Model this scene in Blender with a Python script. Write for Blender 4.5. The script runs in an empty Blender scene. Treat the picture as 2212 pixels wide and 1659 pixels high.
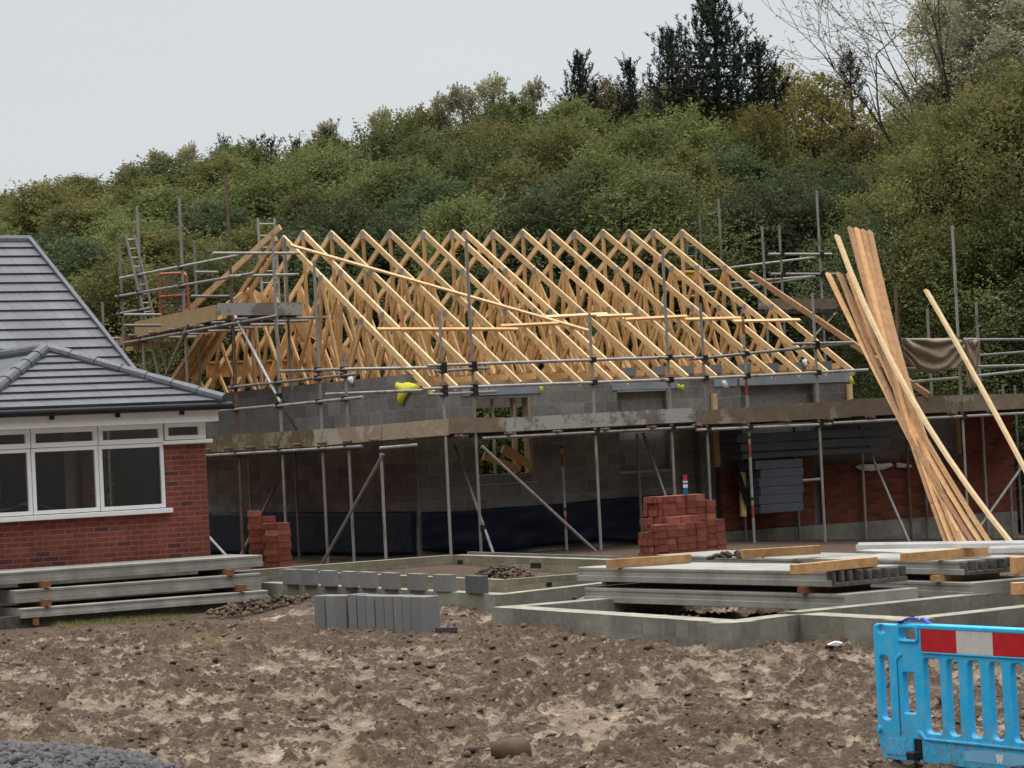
import bpy, math, random
import numpy as np
from mathutils import Vector, Matrix, noise as mnoise
random.seed(7); rng = np.random.default_rng(7)
sc = bpy.context.scene
# ---------------------------------------------------------------- camera
# photo measured on a 2212 x 1659 sheet; F is the focal length in those pixels
F = 5900.; CX = 1106.; CY = 829.5; EYE = 2.4
PITCH = math.atan((970-829.5)/F); ROLL = math.radians(2.8); TH = math.radians(31)
R0 = Vector((1,0,0)); U0 = Vector((0,-math.sin(PITCH),math.cos(PITCH))); FW = Vector((0,math.cos(PITCH),math.sin(PITCH)))
UP = U0*math.cos(ROLL)+R0*math.sin(ROLL); RT = R0*math.cos(ROLL)-U0*math.sin(ROLL)
cam = bpy.data.cameras.new('camera'); camo = bpy.data.objects.new('camera', cam); sc.collection.objects.link(camo)
m3 = Matrix((RT, UP, -FW)).transposed(); camo.matrix_world = Matrix.Translation((0,0,EYE)) @ m3.to_4x4()
cam.sensor_width = 36; cam.lens = F*36/2212; cam.clip_end = 3000; cam.clip_start = .5
sc.camera = camo
# ---------------------------------------------------------------- sky, sun, exposure
w = bpy.data.worlds.new('World'); sc.world = w; w.use_nodes = True
nt = w.node_tree; nt.nodes.clear(); N = nt.nodes.new; L = nt.links.new
out = N('ShaderNodeOutputWorld'); bg = N('ShaderNodeBackground'); add = N('ShaderNodeAddShader'); bg2 = N('ShaderNodeBackground')
sky = N('ShaderNodeTexSky'); sky.sky_type = 'NISHITA'; sky.sun_disc = False
SUN_EL = math.radians(42); SUN_AZ = math.radians(-25)   # azimuth measured from the camera's right-hand side
sky.sun_elevation = SUN_EL; sky.sun_rotation = math.radians(150)
hsv = N('ShaderNodeHueSaturation'); hsv.inputs['Saturation'].default_value = .15
L(sky.outputs[0], hsv.inputs['Color']); L(hsv.outputs[0], bg.inputs[0]); bg.inputs[1].default_value = .05*.35
tc = N('ShaderNodeTexCoord'); sp = N('ShaderNodeSeparateXYZ'); L(tc.outputs['Generated'], sp.inputs[0])
cr = N('ShaderNodeValToRGB'); L(sp.outputs[2], cr.inputs[0])
e = cr.color_ramp.elements
e[0].position = 0.0; e[0].color = (.235,.245,.25,1); e[1].position = 1; e[1].color = (1,1,1,1)
q = e.new(.18); q.color = (.222,.235,.245,1)
q = e.new(.32); q.color = (.255,.265,.275,1)
q = e.new(.6); q.color = (.60,.61,.62,1)
nz = N('ShaderNodeTexNoise'); nz.inputs['Scale'].default_value = 3.2; nz.inputs['Detail'].default_value = 3
mp = N('ShaderNodeMapping'); mp.inputs['Scale'].default_value = (1,1,3); L(tc.outputs['Generated'], mp.inputs[0]); L(mp.outputs[0], nz.inputs['Vector'])
mr = N('ShaderNodeMapRange'); mr.inputs[3].default_value = .93; mr.inputs[4].default_value = 1.04; L(nz.outputs[0], mr.inputs[0])
mx = N('ShaderNodeMixRGB'); mx.blend_type = 'MULTIPLY'; mx.inputs[0].default_value = 1; L(cr.outputs[0], mx.inputs[1]); L(mr.outputs[0], mx.inputs[2])
# dark low sky band added behind and beside the viewer to deepen scaffold shade
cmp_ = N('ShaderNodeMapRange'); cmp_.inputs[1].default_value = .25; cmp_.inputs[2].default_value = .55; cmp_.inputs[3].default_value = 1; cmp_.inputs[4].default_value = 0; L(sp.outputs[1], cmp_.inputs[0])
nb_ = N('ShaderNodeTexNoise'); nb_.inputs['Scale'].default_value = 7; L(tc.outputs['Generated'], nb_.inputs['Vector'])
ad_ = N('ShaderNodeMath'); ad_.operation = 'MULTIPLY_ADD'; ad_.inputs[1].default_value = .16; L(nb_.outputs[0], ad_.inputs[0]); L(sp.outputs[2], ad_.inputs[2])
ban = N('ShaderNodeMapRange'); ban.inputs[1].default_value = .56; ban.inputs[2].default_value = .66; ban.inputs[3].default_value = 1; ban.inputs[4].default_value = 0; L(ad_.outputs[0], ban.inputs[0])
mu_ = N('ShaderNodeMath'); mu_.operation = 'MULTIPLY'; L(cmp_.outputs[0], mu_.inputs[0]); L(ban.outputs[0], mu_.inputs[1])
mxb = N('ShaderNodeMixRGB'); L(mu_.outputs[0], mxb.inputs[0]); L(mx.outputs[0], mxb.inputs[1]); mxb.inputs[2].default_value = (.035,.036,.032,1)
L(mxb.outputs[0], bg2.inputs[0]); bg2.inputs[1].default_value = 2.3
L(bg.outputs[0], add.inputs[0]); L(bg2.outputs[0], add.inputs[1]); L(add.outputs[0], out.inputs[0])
sun = bpy.data.lights.new('sun', 'SUN'); sun.energy = 1.4; sun.angle = math.radians(14); sun.color = (1,.955,.89)
suno = bpy.data.objects.new('sun', sun); sc.collection.objects.link(suno)
# soft light arrives from high overhead, a little beyond the building
suno.rotation_euler = Vector((-.18,.35,1.4)).to_track_quat('Z','Y').to_euler()
sky.sun_elevation = math.atan2(1.4, math.hypot(.18,.35)); sky.sun_rotation = math.atan2(-.18,.35)
sc.view_settings.view_transform = 'Standard'; sc.view_settings.look = 'None'; sc.view_settings.gamma = 1; sc.view_settings.exposure = 0.14
sc.cycles.use_denoising = True

# ---------------------------------------------------------------- measuring helpers
def ray(x, y):
    return FW + RT*((x-CX)/F) - UP*((y-CY)/F)
def onY(x, y, Y):
    d = ray(x,y); t = Y/d.y; return Vector((d.x*t, Y, EYE+d.z*t))
def onz(x, y, z):
    d = ray(x,y); t = (z-EYE)/d.z; return Vector((d.x*t, d.y*t, z))
Ud = Vector((math.cos(TH), math.sin(TH), 0)); Wd = Vector((-math.sin(TH), math.cos(TH), 0)); Zd = Vector((0,0,1))
class Frame:
    def __init__(s, O): s.O = Vector((O[0],O[1],0))
    def P(s, u, v, z): return s.O + Ud*u + Wd*v + Zd*z
    def inv(s, P): d = Vector((P[0],P[1],0))-s.O; return (d.dot(Ud), d.dot(Wd), P[2])
    def v(s, x, y, v):
        d = ray(x,y); t = (s.O.dot(Wd)+v)/d.dot(Wd); return Vector((d.x*t, d.y*t, EYE+d.z*t))
    def u(s, x, y, u):
        d = ray(x,y); t = (s.O.dot(Ud)+u)/d.dot(Ud); return Vector((d.x*t, d.y*t, EYE+d.z*t))
B = Frame(onY(908,1203,46))        # the unfinished bungalow's front-left corner
H = Frame(onY(455,1207,40.1))      # the finished house's right corner
def gz(x, y):
    base = float(np.interp(y,[19,26,31,34,38,43],[0,.35,.40,.46,.50,.62])) - .06*max(0,x-3)*min(1,max(0,(y-30)/12.)) - .17*min(1,max(0,(-2.9-x)/.9))*min(1,max(0,(y-32)/2.5))*min(1,max(0,(40.5-y)/1.5))
    return base
def ground_at(x, y):
    z = .3
    for _ in range(12):
        p = onz(x,y,z); z = gz(p.x,p.y)
    return onz(x,y,z)

# ---------------------------------------------------------------- mesh helpers
class MB:
    def __init__(s): s.v=[]; s.f=[]
    def hexa(s, c):
        n=len(s.v); s.v += [tuple(p) for p in c]
        s.f += [(n,n+3,n+2,n+1),(n+4,n+5,n+6,n+7),(n,n+1,n+5,n+4),(n+1,n+2,n+6,n+5),(n+2,n+3,n+7,n+6),(n+3,n,n+4,n+7)]
        return s
    def box(s, fr, u0,u1,v0,v1,z0,z1):
        P=fr.P; return s.hexa([P(u0,v0,z0),P(u1,v0,z0),P(u1,v1,z0),P(u0,v1,z0),P(u0,v0,z1),P(u1,v0,z1),P(u1,v1,z1),P(u0,v1,z1)])
    def bar(s, a, b, wd, ht, up=None):
        a=Vector(a); b=Vector(b); d=(b-a).normalized(); up=Vector(up) if up is not None else Vector((0,0,1))
        if abs(d.dot(up.normalized()))>.99: up=Vector(Wd)
        sx=d.cross(up).normalized()*wd/2; sy=sx.cross(d).normalized()*ht/2
        c=[p+i*sx+j*sy for p in (a,b) for i,j in ((-1,-1),(1,-1),(1,1),(-1,1))]
        return s.hexa(c)
    def obar(s, c, ax, ay, az):
        c=Vector(c); return s.hexa([c-ax-ay-az,c+ax-ay-az,c+ax+ay-az,c-ax+ay-az,c-ax-ay+az,c+ax-ay+az,c+ax+ay+az,c-ax+ay+az])
    def tube(s, a, b, r, n=10, r2=None):
        a=Vector(a); b=Vector(b); r2=r if r2 is None else r2; d=(b-a).normalized(); t=Vector((1,0,0)) if abs(d.x)<.8 else Vector((0,1,0))
        x=d.cross(t).normalized(); y=d.cross(x); k=len(s.v)
        for p,rr in ((a,r),(b,r2)):
            for i in range(n):
                q=2*math.pi*i/n; s.v.append(tuple(p+x*math.cos(q)*rr+y*math.sin(q)*rr))
        for i in range(n): j=(i+1)%n; s.f.append((k+i,k+j,k+n+j,k+n+i))
        s.f.append(tuple(k+i for i in range(n))[::-1]); s.f.append(tuple(k+n+i for i in range(n))); return s
    def path(s, pts, r, n=8):
        for a,b in zip(pts,pts[1:]): s.tube(a,b,r,n)
        return s
    def poly(s, pts):
        k=len(s.v); s.v += [tuple(p) for p in pts]; s.f.append(tuple(range(k,k+len(pts)))); return s
    def slab(s, pts, off):
        """closed prism: polygon pts extruded by vector off"""
        k=len(s.v); n=len(pts); off=Vector(off); s.v += [tuple(p) for p in pts]+[tuple(Vector(p)+off) for p in pts]
        s.f.append(tuple(range(k,k+n))); s.f.append(tuple(range(k+2*n-1,k+n-1,-1)))
        for i in range(n): j=(i+1)%n; s.f.append((k+i,k+n+i,k+n+j,k+j))
        return s
def org(parent):
    o=Vector((0,0,0))
    while parent is not None: o+=parent.location; parent=parent.parent
    return o
def add_uv(me, O):
    uv=me.uv_layers.new(name='UVMap'); n=len(me.loops); co=np.empty(len(me.vertices)*3,np.float32); me.vertices.foreach_get('co',co); co=co.reshape(-1,3)+np.array(O)
    arr=np.zeros((n,2),np.float32)
    for p in me.polygons:
        nn=p.normal
        if abs(nn.z)>.8: t=Ud; b=Wd
        else: t=Vector((nn.y,-nn.x,0)).normalized()*-1; b=None
        for li in p.loop_indices:
            c=co[me.loops[li].vertex_index]
            arr[li,0]=c[0]*t.x+c[1]*t.y
            arr[li,1]=(c[0]*b.x+c[1]*b.y) if b is not None else c[2]
    uv.data.foreach_set('uv',arr.ravel())
def build(mb, name, mat, parent=None, origin=None, bevel=0, smooth=False, uv=False):
    if parent is None:
        if origin is None:
            a=np.array(mb.v); origin=Vector(((a[:,0].min()+a[:,0].max())/2,(a[:,1].min()+a[:,1].max())/2,a[:,2].min()))
        O=Vector(origin)
    else: O=org(parent)
    me=bpy.data.meshes.new(name); me.from_pydata([tuple(Vector(p)-O) for p in mb.v],[],mb.f); me.update()
    o=bpy.data.objects.new(name, me); sc.collection.objects.link(o)
    if parent is None: o.location=O
    else: o.parent=parent
    me.materials.append(M[mat] if isinstance(mat,str) else mat)
    if uv: add_uv(me,O)
    if bevel:
        b=o.modifiers.new('bevel','BEVEL'); b.width=bevel; b.segments=2; b.limit_method='ANGLE'
    if smooth:
        for p in me.polygons: p.use_smooth=True
    return o
def tag(o, label, cat, group=None, kind=None):
    o['label']=label; o['category']=cat
    if group: o['group']=group
    if kind: o['kind']=kind
    return o
def struct(o): o['kind']='structure'; return o
def thing(name, loc, label, cat, group=None):
    o=bpy.data.objects.new(name,None); sc.collection.objects.link(o); o.location=loc; o.empty_display_size=.2
    return tag(o,label,cat,group)
def np_obj(name, V, Fq, mat, parent=None, loc=(0,0,0), attrs=None, smooth=False):
    me=bpy.data.meshes.new(name); V=np.asarray(V,np.float32); Fq=np.asarray(Fq,np.int32); k=Fq.shape[1]
    me.vertices.add(len(V)); me.vertices.foreach_set('co',V.ravel()); me.loops.add(Fq.size); me.loops.foreach_set('vertex_index',Fq.ravel())
    me.polygons.add(len(Fq)); me.polygons.foreach_set('loop_start',np.arange(0,Fq.size,k,dtype=np.int32))
    try: me.polygons.foreach_set('loop_total',np.full(len(Fq),k,np.int32))
    except Exception: pass
    if smooth: me.polygons.foreach_set('use_smooth',np.ones(len(Fq),bool))
    me.update(calc_edges=True)
    for an,(dom,arr) in (attrs or {}).items():
        a=me.attributes.new(an,'FLOAT',dom); a.data.foreach_set('value',np.asarray(arr,np.float32))
    me.materials.append(M[mat] if isinstance(mat,str) else mat)
    o=bpy.data.objects.new(name,me); sc.collection.objects.link(o); o.parent=parent; o.location=loc
    return o

# ---------------------------------------------------------------- materials
M={}
class NT:
    def __init__(s,name,rough=.7,metal=0,spec=.3):
        m=bpy.data.materials.new(name); m.use_nodes=True; s.m=m; M[name]=m; s.t=m.node_tree; s.b=s.t.nodes['Principled BSDF']
        s.b.inputs['Roughness'].default_value=rough; s.b.inputs['Metallic'].default_value=metal; s.b.inputs['Specular IOR Level'].default_value=spec
    def n(s,t,**k):
        x=s.t.nodes.new(t)
        for a,b in k.items():
            if a in x.inputs: x.inputs[a].default_value=b
            else: setattr(x,a,b)
        return x
    def l(s,a,b): s.t.links.new(a,b)
    def coord(s,which='Object',scale=(1,1,1)):
        c=s.n('ShaderNodeTexCoord'); m=s.n('ShaderNodeMapping'); m.inputs['Scale'].default_value=scale; s.l(c.outputs[which],m.inputs[0]); return m.outputs[0]
    def noise(s,vec,scale,detail=4,rough=.6,dist=0):
        x=s.n('ShaderNodeTexNoise'); x.inputs['Scale'].default_value=scale; x.inputs['Detail'].default_value=detail; x.inputs['Roughness'].default_value=rough; x.inputs['Distortion'].default_value=dist
        if vec is not None: s.l(vec,x.inputs['Vector'])
        return x.outputs[0]
    def ramp(s,fac,stops):
        x=s.n('ShaderNodeValToRGB'); e=x.color_ramp.elements
        while len(e)<len(stops): e.new(.5)
        for i,(p,c) in enumerate(stops): e[i].position=p; e[i].color=(*c,1)
        s.l(fac,x.inputs[0]); return x.outputs[0]
    def mix(s,fac,a,b,mode='MIX'):
        x=s.n('ShaderNodeMixRGB'); x.blend_type=mode
        for i,q in ((0,fac),(1,a),(2,b)):
            if isinstance(q,(int,float)): x.inputs[i].default_value=q
            elif isinstance(q,tuple): x.inputs[i].default_value=(*q,1)
            else: s.l(q,x.inputs[i])
        return x.outputs[0]
    def rng(s,v,a,b,c,d):
        x=s.n('ShaderNodeMapRange'); s.l(v,x.inputs[0])
        for i,q in enumerate((a,b,c,d)): x.inputs[i+1].default_value=q
        return x.outputs[0]
    def col(s,c): s.l(c,s.b.inputs['Base Color']) if not isinstance(c,tuple) else setattr(s.b.inputs['Base Color'],'default_value',(*c,1)); return s
    def bump(s,h,strength=.5,dist=.01):
        x=s.n('ShaderNodeBump'); x.inputs['Strength'].default_value=strength; x.inputs['Distance'].default_value=dist; s.l(h,x.inputs['Height']); s.l(x.outputs[0],s.b.inputs['Normal']); return s
    def rand(s): return s.n('ShaderNodeObjectInfo').outputs['Random']
    def hue(s,c,val=None,sat=1):
        x=s.n('ShaderNodeHueSaturation'); s.l(c,x.inputs['Color']); x.inputs['Saturation'].default_value=sat
        if val is not None: s.l(val,x.inputs['Value'])
        return x.outputs[0]

def brick_mat(name, bw, bh, mort, stops, mcol, rough=.85, stain=None, off=.5, bumpd=.006, mortar_wobble=0):
    t=NT(name,rough); uv=t.coord('UV'); 
    b=t.n('ShaderNodeTexBrick'); b.offset=off; b.squash=1
    b.inputs['Scale'].default_value=1; b.inputs['Mortar Size'].default_value=mort; b.inputs['Mortar Smooth'].default_value=.2; b.inputs['Bias'].default_value=0
    b.inputs['Brick Width'].default_value=bw; b.inputs['Row Height'].default_value=bh
    b.inputs['Color1'].default_value=(0,0,0,1); b.inputs['Color2'].default_value=(1,1,1,1); b.inputs['Mortar'].default_value=(.5,.5,.5,1)
    t.l(uv,b.inputs['Vector'])
    c=t.ramp(b.outputs['Color'],stops)
    n1=t.noise(uv,14,4); c=t.mix(.35,c,t.ramp(n1,[(.3,(.25,.25,.25)),(.7,(.75,.75,.75))]),'OVERLAY')
    c=t.mix(b.outputs['Fac'],c,mcol)
    n2=t.noise(uv,1.1,5,.65); c=t.hue(c,t.rng(n2,.3,.7,.70,1.2)); c=t.mix(t.rng(t.noise(uv,3.2,6,.8),.60,.68,0,.35),c,mcol)
    if stain: c=t.mix(t.rng(t.noise(uv,.8,6,.7),.52,.68,0,.7),c,stain)
    t.col(c)
    h=t.mix(b.outputs['Fac'],t.mix(.5,(.8,.8,.8),n1),(.0,.0,.0)); t.bump(h,.6,bumpd); return t
brick_mat('red_brick',.225,.075,.009,[(0,(.10,.045,.045)),(.07,(.11,.045,.042)),(.11,(.19,.050,.036)),(.6,(.23,.062,.045)),(1,(.26,.078,.055))],(.29,.135,.105))
brick_mat('orange_brick',.225,.075,.008,[(0,(.10,.030,.020)),(.3,(.155,.040,.026)),(1,(.21,.060,.036))],(.13,.06,.045))
brick_mat('block_wall',.45,.225,.006,[(0,(.17,.16,.15)),(.5,(.21,.20,.19)),(1,(.27,.255,.24))],(.30,.29,.275),.9,(.15,.135,.12))
brick_mat('block_foundation',.225,.225,.006,[(0,(.19,.19,.165)),(.5,(.225,.225,.195)),(1,(.28,.275,.235))],(.25,.24,.2),.9,(.24,.20,.13),0,.004)
brick_mat('block_course',.45,.11,.006,[(0,(.20,.19,.14)),(.5,(.26,.24,.17)),(1,(.32,.29,.21))],(.30,.28,.22),.9,(.20,.17,.11))
brick_mat('roof_tile',.33,50,.004,[(0,(.078,.086,.103)),(.5,(.098,.107,.124)),(1,(.120,.129,.147))],(.022,.024,.028),.55,None,.5,.002)
M['roof_tile'].node_tree.nodes['Principled BSDF'].inputs['Specular IOR Level'].default_value=.4; M['roof_tile'].node_tree.nodes['Principled BSDF'].inputs['Roughness'].default_value=.5
M['roof_tile'].node_tree.nodes['Mapping'].inputs['Location'].default_value=(0,25,0)
def simple(name,c,rough=.6,metal=0,spec=.3,var=.12,nscale=3,bump=0,bd=.005,objvar=0):
    t=NT(name,rough,metal,spec); v=t.coord('Object'); n=t.noise(v,nscale,5,.65)
    cc=t.hue(t.mix(0,c,c),t.rng(n,.3,.7,1-var,1+var))
    if objvar: cc=t.hue(cc,t.rng(t.rand(),0,1,1-objvar,1+objvar))
    t.col(cc)
    if bump: t.bump(t.noise(v,nscale*6,5),bump,bd)
    return t
simple('white_plastic',(.90,.905,.91),.3,var=.03); simple('grey_plastic_trim',(.55,.56,.57),.4,var=.05)
simple('black_plastic',(.018,.018,.022),.35,var=.2); simple('coupler_steel',(.045,.035,.032),.6,.5,var=.4,nscale=20)
simple('rusty_frame',(.46,.13,.07),.55,.1,var=.25,nscale=9)
simple('interior_plaster',(.58,.50,.40),.8,var=.08); simple('interior_floor',(.14,.12,.10),.8)
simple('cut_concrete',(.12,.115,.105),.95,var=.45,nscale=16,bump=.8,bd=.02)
simple('new_block',(.215,.215,.21),.9,var=.1,nscale=5,bump=.4,objvar=.12); simple('dark_block',(.10,.11,.115),.9,var=.1,nscale=5)
simple('insulation',(.085,.10,.118),.6,var=.18,nscale=4); simple('cavity_board',(.30,.34,.39),.5,var=.1,nscale=3)
simple('yellow_cloth',(.72,.70,.06),.6,var=.15); simple('white_cloth',(.75,.76,.78),.7,var=.08)
simple('blue_strap',(.03,.10,.50),.4,var=.3); simple('yellow_paint',(.62,.34,.03),.45,var=.2)
simple('red_plastic',(.55,.03,.05),.35,var=.1); simple('blue_label',(.03,.16,.32),.35,var=.2)
simple('tape_red',(.56,.022,.028),.3,.0,var=.14,nscale=16); simple('tape_white',(.66,.64,.60),.35,var=.1,nscale=16)
simple('sticker',(.22,.52,.78),.4,var=.1); simple('turquoise_paint',(.12,.36,.42),.5)
simple('pale_concrete_top',(.37,.36,.325),.85,var=.28,nscale=2.5)
simple('mortar_top',(.31,.29,.235),.9,var=.4,nscale=4,bump=.4)
simple('muddy_trim',(.74,.74,.73),.4,var=.15,nscale=2)
simple('rock',(.20,.155,.125),.95,var=.35,nscale=5,bump=.5,objvar=.3)
simple('hessian',(.30,.25,.19),.9,var=.18,nscale=5,bump=.3)
simple('nail_plate',(.36,.36,.36),.5,.4,var=.2,nscale=20)
def timber(name,a,b,c,objvar=.12,grain=(1,1,1),rough=.65):
    t=NT(name,rough); v=t.coord('Object'); n=t.noise(v,9,3,.5,.6); n2=t.noise(v,55,2); k=t.noise(v,4.2,2)
    cc=t.ramp(n,[(.25,a),(.5,b),(.75,c)]); cc=t.mix(.25,cc,t.ramp(n2,[(.3,(.3,.3,.3)),(.7,(.7,.7,.7))]),'OVERLAY')
    cc=t.mix(t.rng(k,.70,.76,0,.55),cc,tuple(x*.35 for x in a)); cc=t.hue(cc,t.rng(t.rand(),0,1,1-objvar,1+objvar)); t.col(cc); return t
timber('truss_timber',(.62,.40,.18),(.73,.505,.26),(.82,.62,.36),.16)
timber('web_timber',(.50,.28,.115),(.60,.365,.16),(.70,.46,.23),.2)
timber('batten_timber',(.50,.27,.115),(.58,.34,.155),(.66,.42,.21),.3)
timber('batten_pale',(.56,.39,.20),(.62,.45,.25),(.70,.53,.32),.15)
timber('batten_brown',(.30,.16,.08),(.38,.215,.11),(.46,.28,.15),.2)
timber('bearer_timber',(.40,.21,.085),(.52,.30,.13),(.60,.38,.18),.15)
timber('brown_bearer',(.20,.085,.04),(.26,.11,.055),(.30,.15,.08),.2)
# galvanised tube with rust
t=NT('scaffold_tube',.45,.35,.4); v=t.coord('Object',(1,1,.35)); n=t.noise(v,3.5,6,.7)
c=t.ramp(n,[(.35,(.27,.26,.245)),(.5,(.37,.365,.35)),(.6,(.29,.27,.245)),(.68,(.15,.10,.078))]); c=t.hue(c,t.rng(t.rand(),0,1,.65,1.25)); t.col(c)
t=NT('rusty_tube',.7,.2); v=t.coord('Object'); t.col(t.ramp(t.noise(v,5,5),[(.3,(.14,.09,.07)),(.7,(.26,.18,.14))]))
t=NT('banded_tube',.5,.1); v=t.coord('Object'); s_=t.n('ShaderNodeSeparateXYZ'); t.l(v,s_.inputs[0]); m_=t.n('ShaderNodeMath',operation='FRACT'); m2=t.n('ShaderNodeMath',operation='MULTIPLY'); m2.inputs[1].default_value=.93; t.l(s_.outputs[2],m2.inputs[0]); t.l(m2.outputs[0],m_.inputs[0])
r_=t.n('ShaderNodeValToRGB'); r_.color_ramp.interpolation='CONSTANT'; E_=r_.color_ramp.elements
for i,(p_,c_) in enumerate([(0,(.34,.34,.33)),(.45,(.34,.07,.05)),(.66,(.38,.36,.12)),(.74,(.05,.05,.05)),(.79,(.36,.37,.36))]):
    if i>=2: E_.new(p_)
    E_[i].position=p_; E_[i].color=(*c_,1)
t.l(m_.outputs[0],r_.inputs[0]); t.col(t.hue(r_.outputs[0],t.rng(t.noise(v,9,4),.3,.7,.7,1.2)))
# weathered scaffold boards with mortar splashes
def board(name,a,b,splash,thr):
    t=NT(name,.85); v=t.coord('Object'); st=t.coord('Object',(1,1,1)); n=t.noise(v,4,5,.7); n2=t.noise(v,1.6,6,.72); n3=t.noise(v,40,2)
    c=t.ramp(n,[(.3,a),(.7,b)]); c=t.mix(t.rng(n2,thr,thr+.05,0,.85),c,splash); c=t.hue(c,t.rng(n3,.3,.7,.85,1.12)); c=t.hue(c,t.rng(t.rand(),0,1,.85,1.15)); t.col(c); t.bump(n,.3,.01)
board('board_brown',(.175,.135,.098),(.275,.215,.155),(.40,.37,.32),.55)
board('board_pale',(.30,.235,.165),(.40,.32,.23),(.46,.42,.36),.5)
board('board_grey',(.17,.15,.125),(.26,.24,.21),(.42,.42,.40),.47)
board('board_mossy',(.11,.085,.045),(.19,.15,.09),(.27,.28,.16),.52)
board('board_yellow',(.36,.245,.115),(.44,.32,.17),(.40,.35,.26),.6)
board('board_dark',(.06,.045,.035),(.10,.075,.055),(.2,.18,.16),.62)
# precast concrete
t=NT('precast',.85); v=t.coord('Object'); n=t.noise(v,2.2,6,.7); n2=t.noise(v,60,3); c=t.ramp(n,[(.3,(.22,.215,.19)),(.5,(.30,.295,.265)),(.7,(.38,.375,.34))]); c=t.mix(.2,c,t.ramp(n2,[(.3,(.3,.3,.3)),(.7,(.7,.7,.7))]),'OVERLAY'); c=t.hue(c,t.rng(t.rand(),0,1,.88,1.12)); t.col(c); t.bump(n2,.3,.004)
# navy damp-proof sheet
t=NT('navy_sheet',.5,0,.25); v=t.coord('Object'); n=t.noise(v,2.0,4,.55,1.2); t.col((.006,.010,.026)); t.bump(n,.4,.05)
t=NT('hessian_fold',.9); v=t.coord('Object'); t.col(t.ramp(t.noise(v,9,4),[(.3,(.24,.19,.14)),(.7,(.34,.285,.215))]))
# window glass
t=NT('glass',.04); g=t.n('ShaderNodeBsdfGlossy'); g.inputs['Roughness'].default_value=.03; g.inputs[0].default_value=(.8,.83,.85,1)
tr=t.n('ShaderNodeBsdfTransparent'); tr.inputs[0].default_value=(.72,.73,.72,1); fr=t.n('ShaderNodeFresnel'); fr.inputs[0].default_value=1.45
mxs=t.n('ShaderNodeMixShader'); t.l(t.rng(fr.outputs[0],0,1,.06,.9),mxs.inputs[0]); t.l(tr.outputs[0],mxs.inputs[1]); t.l(g.outputs[0],mxs.inputs[2]); t.l(mxs.outputs[0],t.t.nodes['Material Output'].inputs[0])
# barrier plastic
t=NT('barrier_blue',.38,0,.4); v=t.coord('Object'); n=t.noise(v,3,5,.7); d_=t.noise(v,9,6,.75)
c=t.ramp(n,[(.35,(.010,.50,.96)),(.65,(.05,.56,.95))]); c=t.mix(t.rng(d_,.48,.74,0,.5),c,(.33,.58,.72)); sz_=t.n('ShaderNodeSeparateXYZ'); t.l(v,sz_.inputs[0]); dr=t.mix(1,t.rng(sz_.outputs[2],.0,.42,.85,0),t.rng(t.noise(v,22,5,.8),.46,.60,0,1),'MULTIPLY'); c=t.mix(dr,c,(.22,.18,.14)); t.col(c)
# tarp of printed plastic inside house
t=NT('printed_wrap',.4); v=t.coord('Object'); t.col(t.ramp(t.noise(v,8,1,.4),[(.48,(.62,.64,.68)),(.53,(.08,.13,.34))]))
# leaves
def leafmat(name,cols,trans=.35,rough=.55):
    t=NT(name,rough,0,.25); a=t.n('ShaderNodeAttribute'); a.attribute_name='rnd'
    c=t.ramp(a.outputs['Fac'],cols); v=t.coord('Object'); c=t.hue(c,t.rng(t.noise(v,.55,3),.35,.65,.72,1.25)); c=t.hue(c,t.rng(t.rand(),0,1,.9,1.65),.88); t.col(c); t.b.inputs['Specular IOR Level'].default_value=.12; t.b.inputs['Roughness'].default_value=.75
    tl=t.n('ShaderNodeBsdfTranslucent'); t.l(c,tl.inputs[0]); ms=t.n('ShaderNodeMixShader'); ms.inputs[0].default_value=trans
    t.l(t.b.outputs[0],ms.inputs[1]); t.l(tl.outputs[0],ms.inputs[2]); t.l(ms.outputs[0],t.t.nodes['Material Output'].inputs[0])
leafmat('leaf_green',[(0,(.072,.094,.028)),(.5,(.125,.15,.042)),(1,(.20,.215,.062))])
leafmat('leaf_olive',[(0,(.095,.098,.028)),(.5,(.158,.155,.044)),(1,(.25,.225,.068))])
leafmat('leaf_dark',[(0,(.045,.065,.030)),(.5,(.078,.104,.042)),(1,(.12,.145,.055))])
leafmat('leaf_yellow',[(0,(.09,.09,.02)),(.5,(.17,.15,.035)),(1,(.26,.21,.05))])
leafmat('leaf_pale',[(0,(.18,.18,.09)),(.5,(.30,.29,.17)),(1,(.42,.38,.25))],.4)
leafmat('leaf_brown',[(0,(.085,.075,.035)),(.5,(.13,.11,.05)),(1,(.19,.15,.07))])
leafmat('needle',[(0,(.012,.022,.016)),(.5,(.022,.038,.026)),(1,(.04,.058,.036))],.05)
simple('bark',(.075,.06,.05),.9,var=.3,nscale=8); simple('bark_pale',(.17,.15,.13),.9,var=.25,nscale=8)
# soil
t=NT('soil',.92,0,.25); v=t.coord('Object'); a=t.n('ShaderNodeAttribute'); a.attribute_name='clod'
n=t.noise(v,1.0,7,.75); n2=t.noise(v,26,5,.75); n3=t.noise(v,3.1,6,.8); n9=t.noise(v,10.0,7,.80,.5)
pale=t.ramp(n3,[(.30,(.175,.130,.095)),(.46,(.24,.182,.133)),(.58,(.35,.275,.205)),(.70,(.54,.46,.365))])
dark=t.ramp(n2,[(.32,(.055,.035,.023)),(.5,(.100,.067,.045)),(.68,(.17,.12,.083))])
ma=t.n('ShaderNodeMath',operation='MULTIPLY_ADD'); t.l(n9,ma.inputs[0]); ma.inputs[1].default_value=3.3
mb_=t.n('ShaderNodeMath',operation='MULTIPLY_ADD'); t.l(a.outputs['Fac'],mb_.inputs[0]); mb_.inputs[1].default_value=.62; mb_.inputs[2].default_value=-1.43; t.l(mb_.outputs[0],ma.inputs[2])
c=t.mix(t.rng(ma.outputs[0],.34,.56,0,1),pale,dark); c=t.hue(c,t.rng(n,.3,.7,.80,1.18))
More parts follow.
